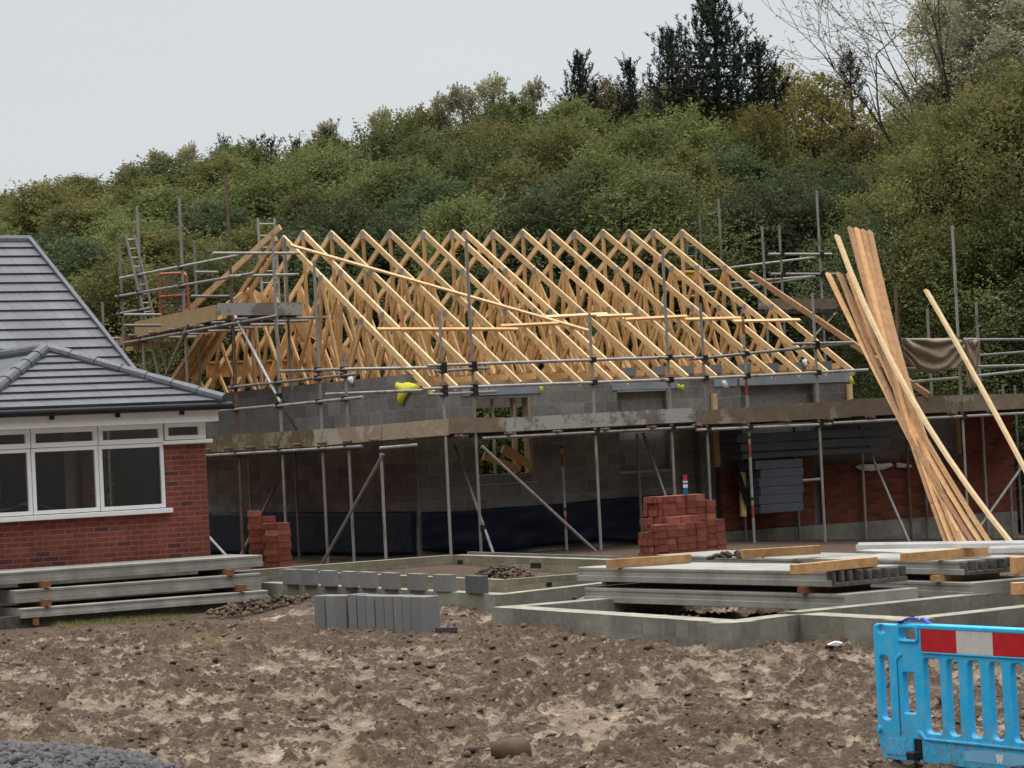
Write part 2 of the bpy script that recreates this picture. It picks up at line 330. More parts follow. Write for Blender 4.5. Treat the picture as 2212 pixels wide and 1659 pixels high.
c=t.mix(t.rng(t.noise(v,.45,3),.60,.72,0,.3),c,(.33,.26,.13))
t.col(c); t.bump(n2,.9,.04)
simple('clod',(.115,.083,.061),.95,var=.4,nscale=1.2,bump=.6,bd=.02)
simple('gravel_stone',(.105,.101,.102),.9,var=.45,nscale=11)
simple('bank_soil',(.03,.035,.018),.95,var=.3,nscale=.6)

# ---------------------------------------------------------------- ground
def vnoise(x,y,seed=0):
    xi=np.floor(x).astype(np.int64); yi=np.floor(y).astype(np.int64); fx=x-xi; fy=y-yi; fx=fx*fx*(3-2*fx); fy=fy*fy*(3-2*fy)
    def h(a,b):
        n=(a*374761393+b*668265263+seed*974634777)&0xffffffff; n=((n^(n>>13))*1274126177)&0xffffffff; return ((n^(n>>16))&0xffff)/65535.
    return (h(xi,yi)*(1-fx)+h(xi+1,yi)*fx)*(1-fy)+(h(xi,yi+1)*(1-fx)+h(xi+1,yi+1)*fx)*fy
def fbm(x,y,o=4,seed=0):
    s=0;a=.5;
    for i in range(o): s=s+a*vnoise(x,y,seed+i); x=x*2.03+17.3; y=y*2.03+5.1; a*=.5
    return s/(1-.5**o)
def patch(x,y):
    p=.17*fbm(x*.5,y*.35,3,3)+.26*fbm(x*2.0,y*1.3,3,9)+.57*fbm(x*7.5,y*5.0,4,19)
    return np.clip((p-.425)/.11,0,1)
def worley(x,y,seed):
    xi=np.floor(x); yi=np.floor(y); d=np.full(x.shape,9.)
    for i in (-1,0,1):
        for j in (-1,0,1):
            a=(xi+i).astype(np.int64); b=(yi+j).astype(np.int64)
            n=(a*374761393+b*668265263+seed*974634777)&0xffffffff; n=((n^(n>>13))*1274126177)&0xffffffff; r1=((n^(n>>16))&0xffff)/65535.; r2=((n>>7)&0xffff)/65535.
            d=np.minimum(d,(a+r1-x)**2+(b+r2-y)**2)
    return np.sqrt(d)
def gz_np(x,y):
    b=np.interp(y,[19,26,31,34,38,43],[0,.35,.40,.46,.50,.62])-.06*np.maximum(0,x-3)*np.clip((y-30)/12.,0,1)-.17*np.clip((-2.9-x)/.9,0,1)*np.clip((y-32)/2.5,0,1)*np.clip((40.5-y)/1.5,0,1)
    bank=.26*np.clip(y-61.5,0,34)+.5*fbm(x*.1,y*.1,3,5)*np.clip((y-62)/6,0,1)
    return b+bank
def relief(x,y):
    pm=patch(x,y); wob=(fbm(x*5,y*5,3,21)-.5)*.5
    w1=1-np.clip(worley(x*5.5+wob,y*4.2+wob,31)*1.35,0,1); w2=1-np.clip(worley(x*13+wob,y*10,33)*1.3,0,1)
    near=np.clip((36-y)/3,0,1)
    rg=np.abs(2*fbm(x*4.3+wob,y*3.4,4,61)-1)
    big=np.clip((.55*fbm(x*1.1,y*.8,3,77)+.45*fbm(x*3.3,y*2.4,3,78)-.50)/.10,0,1)
    h=pm*(.026+.030*w1+.026*w2)+big*(.022+.034*w1+.024*w2)+.10*(fbm(x*1.5,y*1.2,4,8)-.5)+.018*(.5-rg)+.024*w2*(1-pm)+.050*(fbm(x*6.5,y*5,4,14)-.5)+.030*(.5-np.abs(2*fbm(x*11,y*9,3,83)-1))
    rut=np.exp(-((x-.35*y+6.6+.25*np.sin(y*.7))/.16)**2)+np.exp(-((x-.35*y+8.2+.25*np.sin(y*.7))/.16)**2); h=h-.05*rut
    h=h-.035-.085*np.clip((x-1.7)/.5,0,1)*np.clip((20.9-y)/.7,0,1)
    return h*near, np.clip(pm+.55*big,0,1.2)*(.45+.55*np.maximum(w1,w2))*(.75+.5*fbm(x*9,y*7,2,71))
ys=np.concatenate([np.linspace(4,15.5,14),15.5+np.cumsum(np.linspace(.021,.05,600)),np.linspace(37.2,62,40),np.linspace(63,110,60),[150,300,900]])
tt=np.concatenate([[-60,-20,-8,-4,-2.4,-1.7],np.linspace(-1.3,1.3,660),[1.7,2.4,4,8,20,60]])
TT,YY=np.meshgrid(tt,ys); XX=TT*(.19*YY+.6); ZZ=gz_np(XX,YY); rl,cm=relief(XX,YY); ZZ=ZZ+np.where(YY<37.2,rl,0); cm=np.where(YY<37.2,cm*(1-np.clip((YY-34.5)/2,0,1))+.95*np.clip((YY-34.5)/2,0,1),.95)  # far soil coloured dark to deepen shade and cut bounce under the scaffold
nr,nc=TT.shape; idx=np.arange(nr*nc).reshape(nr,nc); Q=np.stack([idx[:-1,:-1],idx[:-1,1:],idx[1:,1:],idx[1:,:-1]],-1).reshape(-1,4)
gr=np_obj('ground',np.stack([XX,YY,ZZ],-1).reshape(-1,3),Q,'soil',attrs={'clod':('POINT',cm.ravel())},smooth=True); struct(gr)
gr.data.materials.append(M['bank_soil']); mi=(YY[:-1,:-1]>60).ravel().astype(np.int32); gr.data.polygons.foreach_set('material_index',mi)
def hz(x,y):
    x=np.array([x],float); y=np.array([y],float); return float((gz_np(x,y)+relief(x,y)[0]*(y<37.2))[0])
# loose clods and stones, too many to count
def ico(sub=1):
    import bmesh
    bm=bmesh.new(); bmesh.ops.create_icosphere(bm,subdivisions=sub,radius=1); V=np.array([v.co[:] for v in bm.verts]); Fc=np.array([[v.index for v in f.verts] for f in bm.faces]); bm.free(); return V,Fc
IV,IF=ico(1); IV2,IF2=ico(2)
def lumps(name,P,S,mat,sub=1,flat=.6,rough=.55):
    V0,F0=(IV,IF) if sub==1 else (IV2,IF2); n=len(P); k=len(V0)
    r=1+rough*(rng.random((n,k,1))-.5)*2; ang=rng.random(n)*6.28; ca,sa=np.cos(ang),np.sin(ang)
    V=V0[None]*r; V=V*np.stack([S*(.7+.7*rng.random(n)),S*(.7+.6*rng.random(n)),S*flat*(.6+.8*rng.random(n))],-1)[:,None]
    X=V[...,0]*ca[:,None]-V[...,1]*sa[:,None]; Y=V[...,0]*sa[:,None]+V[...,1]*ca[:,None]
    V=np.stack([X,Y,V[...,2]],-1)+P[:,None]; Fx=(F0[None]+(np.arange(n)*k)[:,None,None]).reshape(-1,3)
    return np_obj(name,V.reshape(-1,3),Fx,mat)
n=90000; y_=16.5+20.5*rng.random(n)**1.2; x_=(rng.random(n)*2-1)*(.21*y_+.3); pm=patch(x_,y_); keep=rng.random(n)<(.02+.10*pm); x_,y_=x_[keep],y_[keep]
S_=.010+.034*rng.random(len(x_))**3.5; z_=gz_np(x_,y_)+relief(x_,y_)[0]+S_*.15
tag(lumps('soil_clods',np.stack([x_,y_,z_],-1),S_,'clod'),'brown clods of churned mud strewn over the pale ground','soil',kind='stuff')
# gravel heap at the near left corner
g0=ground_at(110,1640); n=9000
a=rng.random(n)*6.28; rr=np.sqrt(rng.random(n)); gx=g0.x-.35+np.cos(a)*rr*1.75; gy=19.4+np.sin(a)*rr*2.2; hgt=.34*np.clip(1-((gx-g0.x+.35)/1.8)**2-((gy-19.4)/2.3)**2,0,1)+.04*rng.random(n)
tag(lumps('gravel_heap',np.stack([gx,gy,gz_np(gx,gy)+hgt],-1),.022+.03*rng.random(n)**2,'gravel_stone',1,.8),'dark grey crushed stone heap at the near left corner','gravel',kind='stuff')
n=2500; a=rng.random(n)*6.28; rr=np.sqrt(rng.random(n)); gx=-1.35+np.cos(a)*rr*.9; gy=18.7+np.sin(a)*rr*1.1; hgt=.12*np.clip(1-rr**2,0,1)
tag(lumps('gravel_heap',np.stack([gx,gy,gz_np(gx,gy)+hgt],-1),.02+.025*rng.random(n)**2,'gravel_stone',1,.8),'low spill of grey crushed stone right of the main heap','gravel',kind='stuff')

# ---------------------------------------------------------------- finished brick house on the left
house=thing('brick_house',H.P(-3,3,.5),'finished red brick house with grey tiled roof and white bay windows','house')
ew=MB(); ew.box(H,-.66,0,0,.3,1.0,2.86); ew.box(H,-6.3,-.66,0,.3,1.0,1.76); ew.box(H,-.3,0,.3,2.7,1.0,3.25); ew.box(H,-.3,0,2.7,4.1,1.0,1.5); ew.box(H,-.3,0,2.7,4.1,3.05,3.25); ew.box(H,-.3,0,4.1,9.8,1.0,3.25)  # unseen side opening added to let light into the rooms
build(ew,'wall','red_brick',house,uv=True)
ew=MB(); ew.box(H,-6.3,.004,-.004,.3,.2,1.0); ew.box(H,-.3,.004,.3,9.8,.2,1.0); build(ew,'plinth','block_foundation',house,uv=True)
ew=MB(); ew.box(H,-6.3,-.3,4.2,4.3,1,3.2); ew.box(H,-2.6,-2.5,1.9,4.2,1,3.2); ew.box(H,-.34,-.30,.3,2.7,1,3.2); build(ew,'inner_wall','interior_plaster',house)
ew=MB(); ew.box(H,-1.02,-.92,1.6,1.7,1,3.2); ew.box(H,-2.45,-2.36,2.2,2.3,1,3.15); build(ew,'door_frame','white_plastic',house)
ew=MB(); ew.box(H,-2.36,-1.3,2.3,2.34,1,3.0); build(ew,'inner_door','brown_bearer',house)
ew=MB(); ew.box(H,-6.3,-.3,.3,4.2,.95,1.02); build(ew,'floor','interior_floor',house)
ew=MB(); ew.box(H,-6.3,-.3,.3,4.2,3.2,3.24); build(ew,'ceiling','interior_plaster',house)
# gable of the main roof (hidden side) and ridge geometry
ge=H.P(.3,2.2,3.3)
def tile_slope(name, quad_fn, z0, z1, n, mat, parent, thick=.026):
    """courses of tiles: quad_fn(z)->(left point,right point) on the roof plane; each course laps the one below"""
    mb=MB()
    for i in range(n):
        za=z0+(z1-z0)*i/n; zb=z0+(z1-z0)*(i+1)/n
        a,b=quad_fn(za); c,d=quad_fn(zb); nrm=(b-a).cross(d-b).normalized() if (d-b).length>1e-6 else Vector((0,0,1))
        if nrm.z<0: nrm=-nrm
        lo=nrm*thick*1.35; hi=nrm*.004
        bot=nrm*-.03
        k=len(mb.v); mb.v += [tuple(a+bot),tuple(b+bot),tuple(d+bot),tuple(c+bot),tuple(a+lo),tuple(b+lo),tuple(d+hi),tuple(c+hi)]
        mb.f += [(k,k+3,k+2,k+1),(k+4,k+5,k+6,k+7),(k,k+1,k+5,k+4),(k+1,k+2,k+6,k+5),(k+2,k+3,k+7,k+6),(k+3,k,k+4,k+7)]
    return build(mb,name,mat,parent,uv=True)
tp=math.tan(math.radians(30)); zr=6.38; vr=2.2+(zr-3.3)/tp
roof=tile_slope('roof',lambda z:(H.P(-9,2.2+(z-3.3)/tp,z),H.P(.3,2.2+(z-3.3)/tp,z)),3.3,zr,18,'roof_tile',house)
back=MB(); back.slab([H.P(-9,vr,zr),H.P(.3,vr,zr),H.P(.3,2*vr-2.2,3.3),H.P(-9,2*vr-2.2,3.3)],(0,0,-.06)); build(back,'rear_roof','roof_tile',house,uv=True)
vb=MB(); vb.bar(H.P(.31,2.1,3.27),H.P(.31,vr,zr+.03),.07,.10); vb.bar(H.P(.31,2*vr-2.1,3.27),H.P(.31,vr,zr+.03),.07,.10); build(vb,'verge_trim','roof_tile',house,uv=True)
gb=MB(); gb.slab([H.P(-.02,2.5,3.25),H.P(-.02,2*vr-2.5,3.25),H.P(-.02,vr,zr-.12)],Ud*-.25); build(gb,'gable_wall','red_brick',house,uv=True)
rt=MB()
for i in range(9): 
    u1=.34-i*1.02; rt.tube(H.P(u1,vr,zr-.03),H.P(u1-.99,vr,zr-.03),.11,12)
build(rt,'ridge_tile','roof_tile',house,uv=True)
# small dormer cheek glimpsed at the very left
# projecting wing with hipped end
ap=H.v(99,757,1.72); au,av,az=H.inv(ap); eu,ev,ez=.18,-.32,3.30; elu=2*au-eu
def lerp(a,b,t): return a+(b-a)*t
E1=H.P(eu,ev,ez); E2=H.P(elu,ev,ez); AP=H.P(au,av,az); Ebk=H.P(eu,6,ez); APb=H.P(au,6,az)
tile_slope('hip_end_roof',lambda z:(lerp(E2,AP,(z-ez)/(az-ez)),lerp(E1,AP,(z-ez)/(az-ez))),ez,az-.004,8,'roof_tile',house)
wr=MB(); wr.slab([E1,Ebk,APb,AP],(0,0,-.05)); wr.slab([E2,AP,APb,H.P(elu,6,ez)],(0,0,-.05)); build(wr,'wing_roof','roof_tile',house,uv=True)
def hipcap(a,b,name):
    mb=MB(); L_=(b-a).length; n_=max(1,round(L_/.45))
    for i in range(n_):
        p=lerp(a,b,i/n_); q=lerp(a,b,(i+1.06)/n_ if i<n_-1 else 1); mb.tube(p,q,.105,12,.092)
    return build(mb,name,'roof_tile',house,uv=True)
up3=Vector((0,0,.02))
hipcap(E1+up3,AP+up3,'hip_tile'); hipcap(E2+up3,AP+up3,'hip_tile'); hipcap(APb+up3,AP+up3,'ridge_tile')
ft=MB(); ft.box(H,-6.5,.12,-.24,-.22,3.02,3.20); ft.box(H,-6.5,.12,-.22,.05,3.02,3.04); ft.box(H,.10,.12,-.22,6,3.02,3.20); build(ft,'fascia','white_plastic',house)
gt=MB(); gt.tube(H.P(-6.5,-.33,3.24),H.P(.30,-.33,3.24),.055,12); gt.tube(H.P(.2,-.2,3.24),H.P(.2,6,3.24),.055,12); build(gt,'gutter','black_plastic',house)
for i in range(5):
    gb=MB(); gb.box(H,-.5-i*1.0,-.44-i*1.0,-.29,-.24,3.13,3.2); build(gb,'gutter_bracket','black_plastic',house)
# white window: lower panes u<-.66, upper lights to the corner
def win(name,u0,u1,z0,z1,fr=.06,v0=-.03,v1=.05):
    mb=MB(); mb.box(H,u0,u1,v0,v1,z0,z0+fr); mb.box(H,u0,u1,v0,v1,z1-fr,z1); mb.box(H,u0,u0+fr,v0,v1,z0+fr,z1-fr); mb.box(H,u1-fr,u1,v0,v1,z0+fr,z1-fr)
    o=build(mb,name,'white_plastic',house,bevel=.006); g=MB(); g.box(H,u0+fr-.005,u1-fr+.005,.005,.015,z0+fr-.005,z1-fr+.005); build(g,'pane','glass',o); return o
SZ=1.80; TZ=2.74; HZ=3.02
cols=[-.68,-1.70,-2.72,-3.74,-4.76]
for a,b in zip(cols,cols[1:]):
    win('window',b+.01,a,SZ,TZ,.055)
    o=win('window',b+.01,a,TZ+.004,HZ-.002,.07,-.045,.05)
o=win('window',-.655,-.06,2.775,3.018,.06,-.045,.05)
post=MB(); post.box(H,-.055,.0,-.03,.06,2.775,3.018); post.box(H,-.06,0,.07,.9,2.775,3.018); build(post,'corner_post','white_plastic',house)
si=MB(); si.box(H,-6.3,-.60,-.10,.05,1.72,1.79); build(si,'sill','white_plastic',house,bevel=.01)
si=MB(); si.box(H,-.70,.09,-.08,.05,2.71,2.765); build(si,'sill','white_plastic',house,bevel=.01)
bed=MB()
pts=[]; 
for i in range(14):
    for j in range(8):
        u=-5+i*.25; v=.6+j*.22; pts.append(H.P(u,v,1.83+.16*mnoise.noise((u*2,v*2,0))+.10-(.35*max(0,(u+2.35)*1.5))))
k=len(bed.v); bed.v+=[tuple(p) for p in pts]
for i in range(13):
    for j in range(7): bed.f.append((i*8+j,(i+1)*8+j,(i+1)*8+j+1,i*8+j+1))
o=build(bed,'plastic_wrap','printed_wrap',smooth=True); so=o.modifiers.new('s','SOLIDIFY'); so.thickness=.03; tag(o,'blue and white printed plastic wrap heaped behind the left bay windows','plastic wrap')
bx=MB(); bx.box(H,-4.9,-2.2,.7,2.0,1.03,1.72); o=build(bx,'packing_case','interior_floor',bevel=.02); tag(o,'dark packing case under the printed wrap inside the house','case')

# ---------------------------------------------------------------- unfinished bungalow
hut=thing('unfinished_house',B.P(4.5,5,.5),'blockwork house under construction with an open timber truss roof','house')
WT=3.54
def wall_with(fr,u0,u1,v0,v1,z0,z1,holes):
    mb=MB(); xs=sorted(set([u0,u1]+[h[0] for h in holes]+[h[1] for h in holes]))
    for a,b in zip(xs,xs[1:]):
        hs=sorted([(h[2],h[3]) for h in holes if h[0]<=a+1e-6 and h[1]>=b-1e-6]); z=z0
        for p,q in hs:
            if p>z: mb.box(fr,a,b,v0,v1,z,p)
            z=q
        if z<z1: mb.box(fr,a,b,v0,v1,z,z1)
    return mb
front_holes=[(1.20,2.33,1.98,3.28),(4.11,5.15,1.92,3.30),(5.37,5.82,.75,2.60),(6.78,8.44,2.0,3.33)]
build(wall_with(B,0,9.35,0,.28,-.2,WT,front_holes),'wall','block_wall',hut,uv=True)
ew=MB(); ew.box(B,0,.28,.28,9.6,-.2,3.75); ew.box(B,0,.28,9.6,10.2,-.2,WT); build(ew,'wall','block_wall',hut,uv=True)
ow1=B.inv(B.v(1030,860,10)); 
build(wall_with(B,.28,9.35,9.92,10.2,-.2,WT,[(-2+4.0,3.9,1.7,3.5),(-.0+4.6,5.6,1.9,3.3),(6.5,8.5,1.6,3.3)]),'wall','block_wall',hut,uv=True)
ew=MB(); ew.box(B,9.07,9.35,.28,9.92,-.2,WT); build(ew,'wall','block_wall',hut,uv=True)
ew=MB(); ew.box(B,9.35,11.8,0,.28,-.2,2.86); build(ew,'wall','block_wall',hut,uv=True)
inf=MB(); inf.box(B,4.11,5.15,.12,.2,1.92,3.30); build(inf,'blocked_opening','block_wall',hut,uv=True)
inf=MB(); inf.box(B,6.78,8.44,.14,.22,2.0,3.33); build(inf,'blocked_opening','block_wall',hut,uv=True)
inf=MB(); inf.box(B,5.37,5.82,.18,.24,.75,2.6); build(inf,'blocked_opening','block_wall',hut,uv=True)
inf=MB(); inf.box(B,4.08,5.2,-.03,.1,1.87,1.915); build(inf,'sill','pale_concrete_top',hut)
inf=MB(); inf.box(B,4.11,5.15,-.012,.1,3.31,3.34); build(inf,'lintel','pale_concrete_top',hut)
fr_=MB(); fr_.box(B,2.02,2.08,.1,.2,1.98,3.28); fr_.box(B,2.26,2.325,.0,.2,1.98,3.28); fr_.box(B,1.62,1.66,.14,.18,1.98,3.28); build(fr_,'window_frame','board_pale',hut)
fr_=MB(); fr_.box(B,1.15,2.36,-.04,.2,1.80,1.83); build(fr_,'sill','pale_concrete_top',hut)
fr_=MB(); fr_.bar(B.P(1.35,.05,2.30),B.P(2.1,.1,2.05),.06,.10); build(fr_,'loose_offcut','bearer_timber',hut)
fr_=MB(); fr_.bar(B.P(1.7,-.02,2.42),B.P(2.28,.02,2.10),.07,.14); build(fr_,'loose_offcut','bearer_timber',hut)
# brick outer leaf, part built, on the right
def outer(name,u0,u1,z0,z1,mat='orange_brick'): mb=MB(); mb.box(B,u0,u1,-.21,-.1,z0,z1); return build(mb,name,mat,hut,uv=True)
outer('brick_leaf',6.1,7.62,.76,1.86); outer('brick_leaf',7.62,8.16,.76,1.99); outer('brick_leaf',8.42,11.72,.72,1.84); outer('brick_leaf',11.8,13.0,.72,2.62)
mb=MB(); mb.box(B,6.0,13.0,-.214,-.09,-.2,.74); build(mb,'plinth','block_foundation',hut,uv=True)
for (u_,z0_,z1_) in ((6.15,1.9,3.22),(11.8,1.9,2.62)):
    mb=MB(); mb.box(B,u_-.045,u_+.045,-.09,-.02,z0_,z1_); build(mb,'cavity_batten','truss_timber',hut)
mb=MB(); mb.box(B,9.18,9.27,-.09,-.02,2.95,3.3); build(mb,'cavity_batten','truss_timber',hut)
# boards at the wall head
for (a,b) in ((.95,2.55),(4.0,5.4),(6.2,6.7),(6.75,9.3)):
    mb=MB(); mb.box(B,a,b,-.02,-.002,3.345,3.53); build(mb,'cavity_board','cavity_board',hut)
mb=MB(); mb.box(B,.3,9.3,.03,.13,WT+.001,WT+.05); mb.box(B,.3,9.3,9.98,10.08,WT,WT+.09); build(mb,'wall_plate','bearer_timber',hut)
# trusses
SPAN=5.; ZR=6.66; ZP=ZR-SPAN*.578        # z of rafter top line over the wall face
apx=[611,656,721,788,846,910,972,1007,1067,1128,1185,1244,1304,1360,1414,1469]
def rz(v): return ZR-abs(v-SPAN)*.578
def member(name,a,b,par,mat='truss_timber',w_=.040,h_=.106,up=None):
    mb=MB(); mb.bar(a,b,w_,h_,up if up is not None else Zd); return build(mb,name,mat,par)
tr_u=[]
for i,x in enumerate(apx):
    u=B.inv(B.v(x,495,SPAN))[0]; zr_=ZR-(.10 if i==0 else 0)
    if i==0: u=.19
    tr_u.append(u); dz=(zr_-ZR)+random.uniform(-.015,.015); ov=.40+random.uniform(-.03,.05)
    lean=random.uniform(-.02,.02)
    P=lambda v,z,q=0: B.P(u+lean*(z-3.7)+q,v,z+dz)
    trs=bpy.data.objects.new('roof_truss',None); sc.collection.objects.link(trs); trs.parent=hut
    member('rafter',P(SPAN+.02,ZR-.05),P(-ov,rz(-ov)-.05),trs); member('rafter',P(SPAN-.02,ZR-.05),P(10.4,rz(10.4)-.05),trs)
    member('bottom_chord',P(0,WT+.11),P(10,WT+.11),trs,'web_timber')
    member('king_post',P(SPAN,ZR-.09),P(SPAN,WT+.16),trs,'web_timber',.036,.085)
    for sgn in (-1,1):
        n1=SPAN+sgn*1.45; n2=SPAN+sgn*2.95; n3=SPAN+sgn*4.05
        for (a,b) in (((n1,rz(n1)-.09),(SPAN+sgn*.10,WT+.16)),((n1,rz(n1)-.09),(SPAN+sgn*2.1,WT+.16)),((n2,rz(n2)-.09),(SPAN+sgn*2.15,WT+.16)),((n2,rz(n2)-.09),(SPAN+sgn*3.55,WT+.16)),((n3,rz(n3)-.09),(SPAN+sgn*3.6,WT+.16)),((n3,rz(n3)-.09),(SPAN+sgn*4.5,WT+.16)),((n1,rz(n1)-.09),(SPAN+sgn*1.15,WT+.16))):
            member('web',P(*a),P(*b),trs,'web_timber',.036,.085)
    for (v_,z_,w2,h2) in ((SPAN,ZR-.11,.09,.07),(SPAN-1.45,rz(SPAN-1.45)-.07,.08,.05),(SPAN-2.95,rz(SPAN-2.95)-.07,.07,.05)):
        pl=MB(); pl.obar(P(v_,z_,-.0215),Ud*.002,Wd*w2,Zd*h2); build(pl,'nail_plate','nail_plate',trs)
# beam-fill blocks between the rafter feet
for a,b in zip(tr_u[6:],tr_u[7:]):
    if b-a<.4: continue
    mb=MB(); mb.box(B,(a+b)/2-.11,(a+b)/2+.11,-.002,.10,WT+.052,WT+.20); build(mb,'infill_block','new_block',hut)
# small rear dormer trusses
for k_ in range(4):
    v_=6.6+k_*.6; trs=bpy.data.objects.new('dormer_truss',None); sc.collection.objects.link(trs); trs.parent=hut
    c_=B.inv(B.v(540,630,v_)); 
    member('rafter',B.P(c_[0],v_,5.66),B.P(c_[0]+2.2,v_,4.35),trs); member('rafter',B.P(c_[0],v_,5.66),B.P(c_[0]-1.0,v_,5.07),trs); member('post',B.P(c_[0]+.02,v_+.02,5.6),B.P(c_[0]+.02,v_+.02,3.9),trs,'web_timber')
    member('web',B.P(c_[0]+.9,v_,5.1),B.P(c_[0]+.3,v_,3.9),trs,'web_timber'); member('web',B.P(c_[0]+.9,v_,5.1),B.P(c_[0]+1.6,v_,3.9),trs,'web_timber')
mb=MB(); mb.box(B,.35,4.5,8.9,9.1,4.38,4.42); mb.box(B,.35,3.5,8.95,9.0,4.1,4.36); build(mb,'roof_binder','bearer_timber',hut)
for k_ in range(6):
    a=B.u(368+11*k_,826-3*k_,-.02+.045*k_); b=B.u(440+9*k_,716-1*k_,-.02+.045*k_); member('leaning_rafter',a,b,hut,'truss_timber' if k_%2 else 'batten_timber',.04,.10)
# face bracing lying on the front slope (3-D points on the slope plane, just above the rafters)
def onslope(x,y,lift=.03):
    n_=(Ud.cross(Vector(Wd)*1+Zd*.578)).normalized(); 
    if n_.z<0: n_=-n_
    p0=B.P(0,SPAN,ZR+.0)+n_*lift; d=ray(x,y); o_=Vector((0,0,EYE)); t=(p0-o_).dot(n_)/d.dot(n_); return o_+d*t
nS=(Ud.cross(Vector(Wd)+Zd*.578)).normalized(); nS=nS if nS.z>0 else -nS
for (x1,y1,x2,y2,m_) in ((628,530,1275,715,'truss_timber'),(816,711,1119,711,'batten_timber'),(1082,704,1206,698,'batten_timber'),(1171,685,1312,678,'truss_timber'),(1288,683,1365,680,'truss_timber'),(1350,690,1484,683,'batten_timber'),(1480,690,1600,687,'batten_timber'),(1585,694,1728,691,'truss_timber')):
    member('brace',onslope(x1,y1),onslope(x2,y2),hut,m_,.075,.035,nS)
member('gable_rafter',B.P(.02,4.75,6.68),B.u(363,712,-1.05),hut,'truss_timber',.05,.11)
member('gable_rafter',B.P(.1,5.1,6.5),B.P(.1,10.2,3.7),hut,'web_timber',.05,.1)
mb=MB(); mb.bar(B.u(1620,591,9.95),B.u(2008,855,9.95),.05,.11); o=build(mb,'timber_batten','batten_brown'); tag(o,'long reddish timber sloping beyond the last roof truss to the right deck','batten')
# loose bits hanging at the eaves
def rag(name,pts,P0,mat,label,cat,thick=.02,group=None):
    mb=MB(); q=[P0(x,y) for x,y in pts]; c=sum(q,Vector())/len(q); n_=(Wd*-1)
    k=len(mb.v); mb.v.append(tuple(c+n_*(.07 if 'vest' in name else .015))); 
    for i,p in enumerate(q): mb.v.append(tuple(p+n_*random.uniform(0,.05)))
    for i in range(len(q)): mb.f.append((k,k+1+i,k+1+(i+1)%len(q)))
    o=build(mb,name,mat,smooth=True); so=o.modifiers.new('s','SOLIDIFY'); so.thickness=thick; so.offset=1; return tag(o,label,cat,group)
fv=lambda v: (lambda x,y: B.v(x,y,v))
rag('safety_vest',[(853,826),(866,829),(874,826),(890,829),(905,838),(880,846),(872,860),(866,874),(860,873),(856,860),(857,845),(851,836)],lambda x,y:B.u(x,y,-.05),'yellow_cloth','bright yellow cloth hung over the blockwork beside the corner','cloth',.03)
rag('yellow_rag',[(1463,829),(1469,833),(1476,830),(1475,838),(1478,844),(1470,840),(1462,838)],fv(-.04),'yellow_cloth','small yellow rag on the wall between the blocked opening and the tall batten','cloth')
rag('yellow_rag',[(1836,812),(1842,820),(1845,830),(1836,830)],fv(-.04),'yellow_cloth','yellow wedge-shaped rag at the far right end of the eaves','cloth')
rag('yellow_rag',[(1166,833),(1172,836),(1170,846),(1165,844)],fv(-.04),'yellow_cloth','tiny yellow scrap beside the open window head','cloth')
for (x,y,lb) in ((754,822,'white scrap on the end wall below the guard rail'),(1738,784,'white scrap on the wall head near the right end of the roof')):
    f_=(lambda a,b: B.u(a,b,-.03)) if x<900 else fv(-.02)
    rag('white_scrap',[(x-5,y-7),(x+4,y-9),(x+6,y+3),(x+7,y+9),(x-1,y+7)],f_,'white_cloth',lb,'scrap')
rag('foil_scrap',[(1560,822),(1566,822),(1573,838),(1563,838)],fv(-.3),'white_cloth','pale foil strip dangling from the eaves left of the striped pole','scrap')

# navy damp-proof sheet pinned along the wall foot
def drape(name,pts_top,pts_bot,P0,mat,parent=None,amp=.05,n=40,m=10,fq=2.2,fold=False):
    V=[];
    for i in range(n+1):
        t=i/n; 
        def samp(pp):
            s=t*(len(pp)-1); k=min(int(s),len(pp)-2); f_=s-k; return (pp[k][0]*(1-f_)+pp[k+1][0]*f_,pp[k][1]*(1-f_)+pp[k+1][1]*f_)
        a=samp(pts_top); b=samp(pts_bot)
        for j in range(m+1):
            s=j/m; x=a[0]*(1-s)+b[0]*s; y=a[1]*(1-s)+b[1]*s; p=P0(x,y); q=(.45*math.sin(6.28*(s*2.6+1.5*(2*t-1)**2+.5*mnoise.noise((t*3,s*2,1.7))))+.3*mnoise.noise((t*4,s*3,5))) if fold else mnoise.noise((x*.012*fq,y*.02*fq,3.1))+.5*mnoise.noise((x*.03*fq,y*.05*fq,7.1))
            V.append(p-Wd*(.04+amp*(.6+q))-Ud*(amp*.3*q))
    mb=MB(); mb.v=[tuple(p) for p in V]; mb.f=[(i*(m+1)+j,(i+1)*(m+1)+j,(i+1)*(m+1)+j+1,i*(m+1)+j+1) for i in range(n) for j in range(m)]
    o=build(mb,name,mat,parent,smooth=True); so=o.modifiers.new('s','SOLIDIFY'); so.thickness=.008; return o
o=drape('plastic_sheet',[(906,1106),(1000,1104),(1080,1096),(1180,1090),(1300,1078),(1445,1067)],[(908,1190),(1000,1196),(1080,1192),(1180,1178),(1300,1168),(1445,1172)],lambda x,y:B.v(x,y,0),'navy_sheet'); tag(o,'navy plastic sheet pinned along the foot of the front wall','plastic sheet')
o=drape('plastic_sheet',[(452,1106),(600,1107),(700,1106),(800,1106),(903,1104)],[(452,1196),(600,1199),(700,1198),(800,1200),(904,1198)],lambda x,y:B.u(x,y,0)-Ud*.03+Wd*.1,'navy_sheet',amp=.03); tag(o,'navy plastic sheet along the foot of the shaded end wall','plastic sheet')

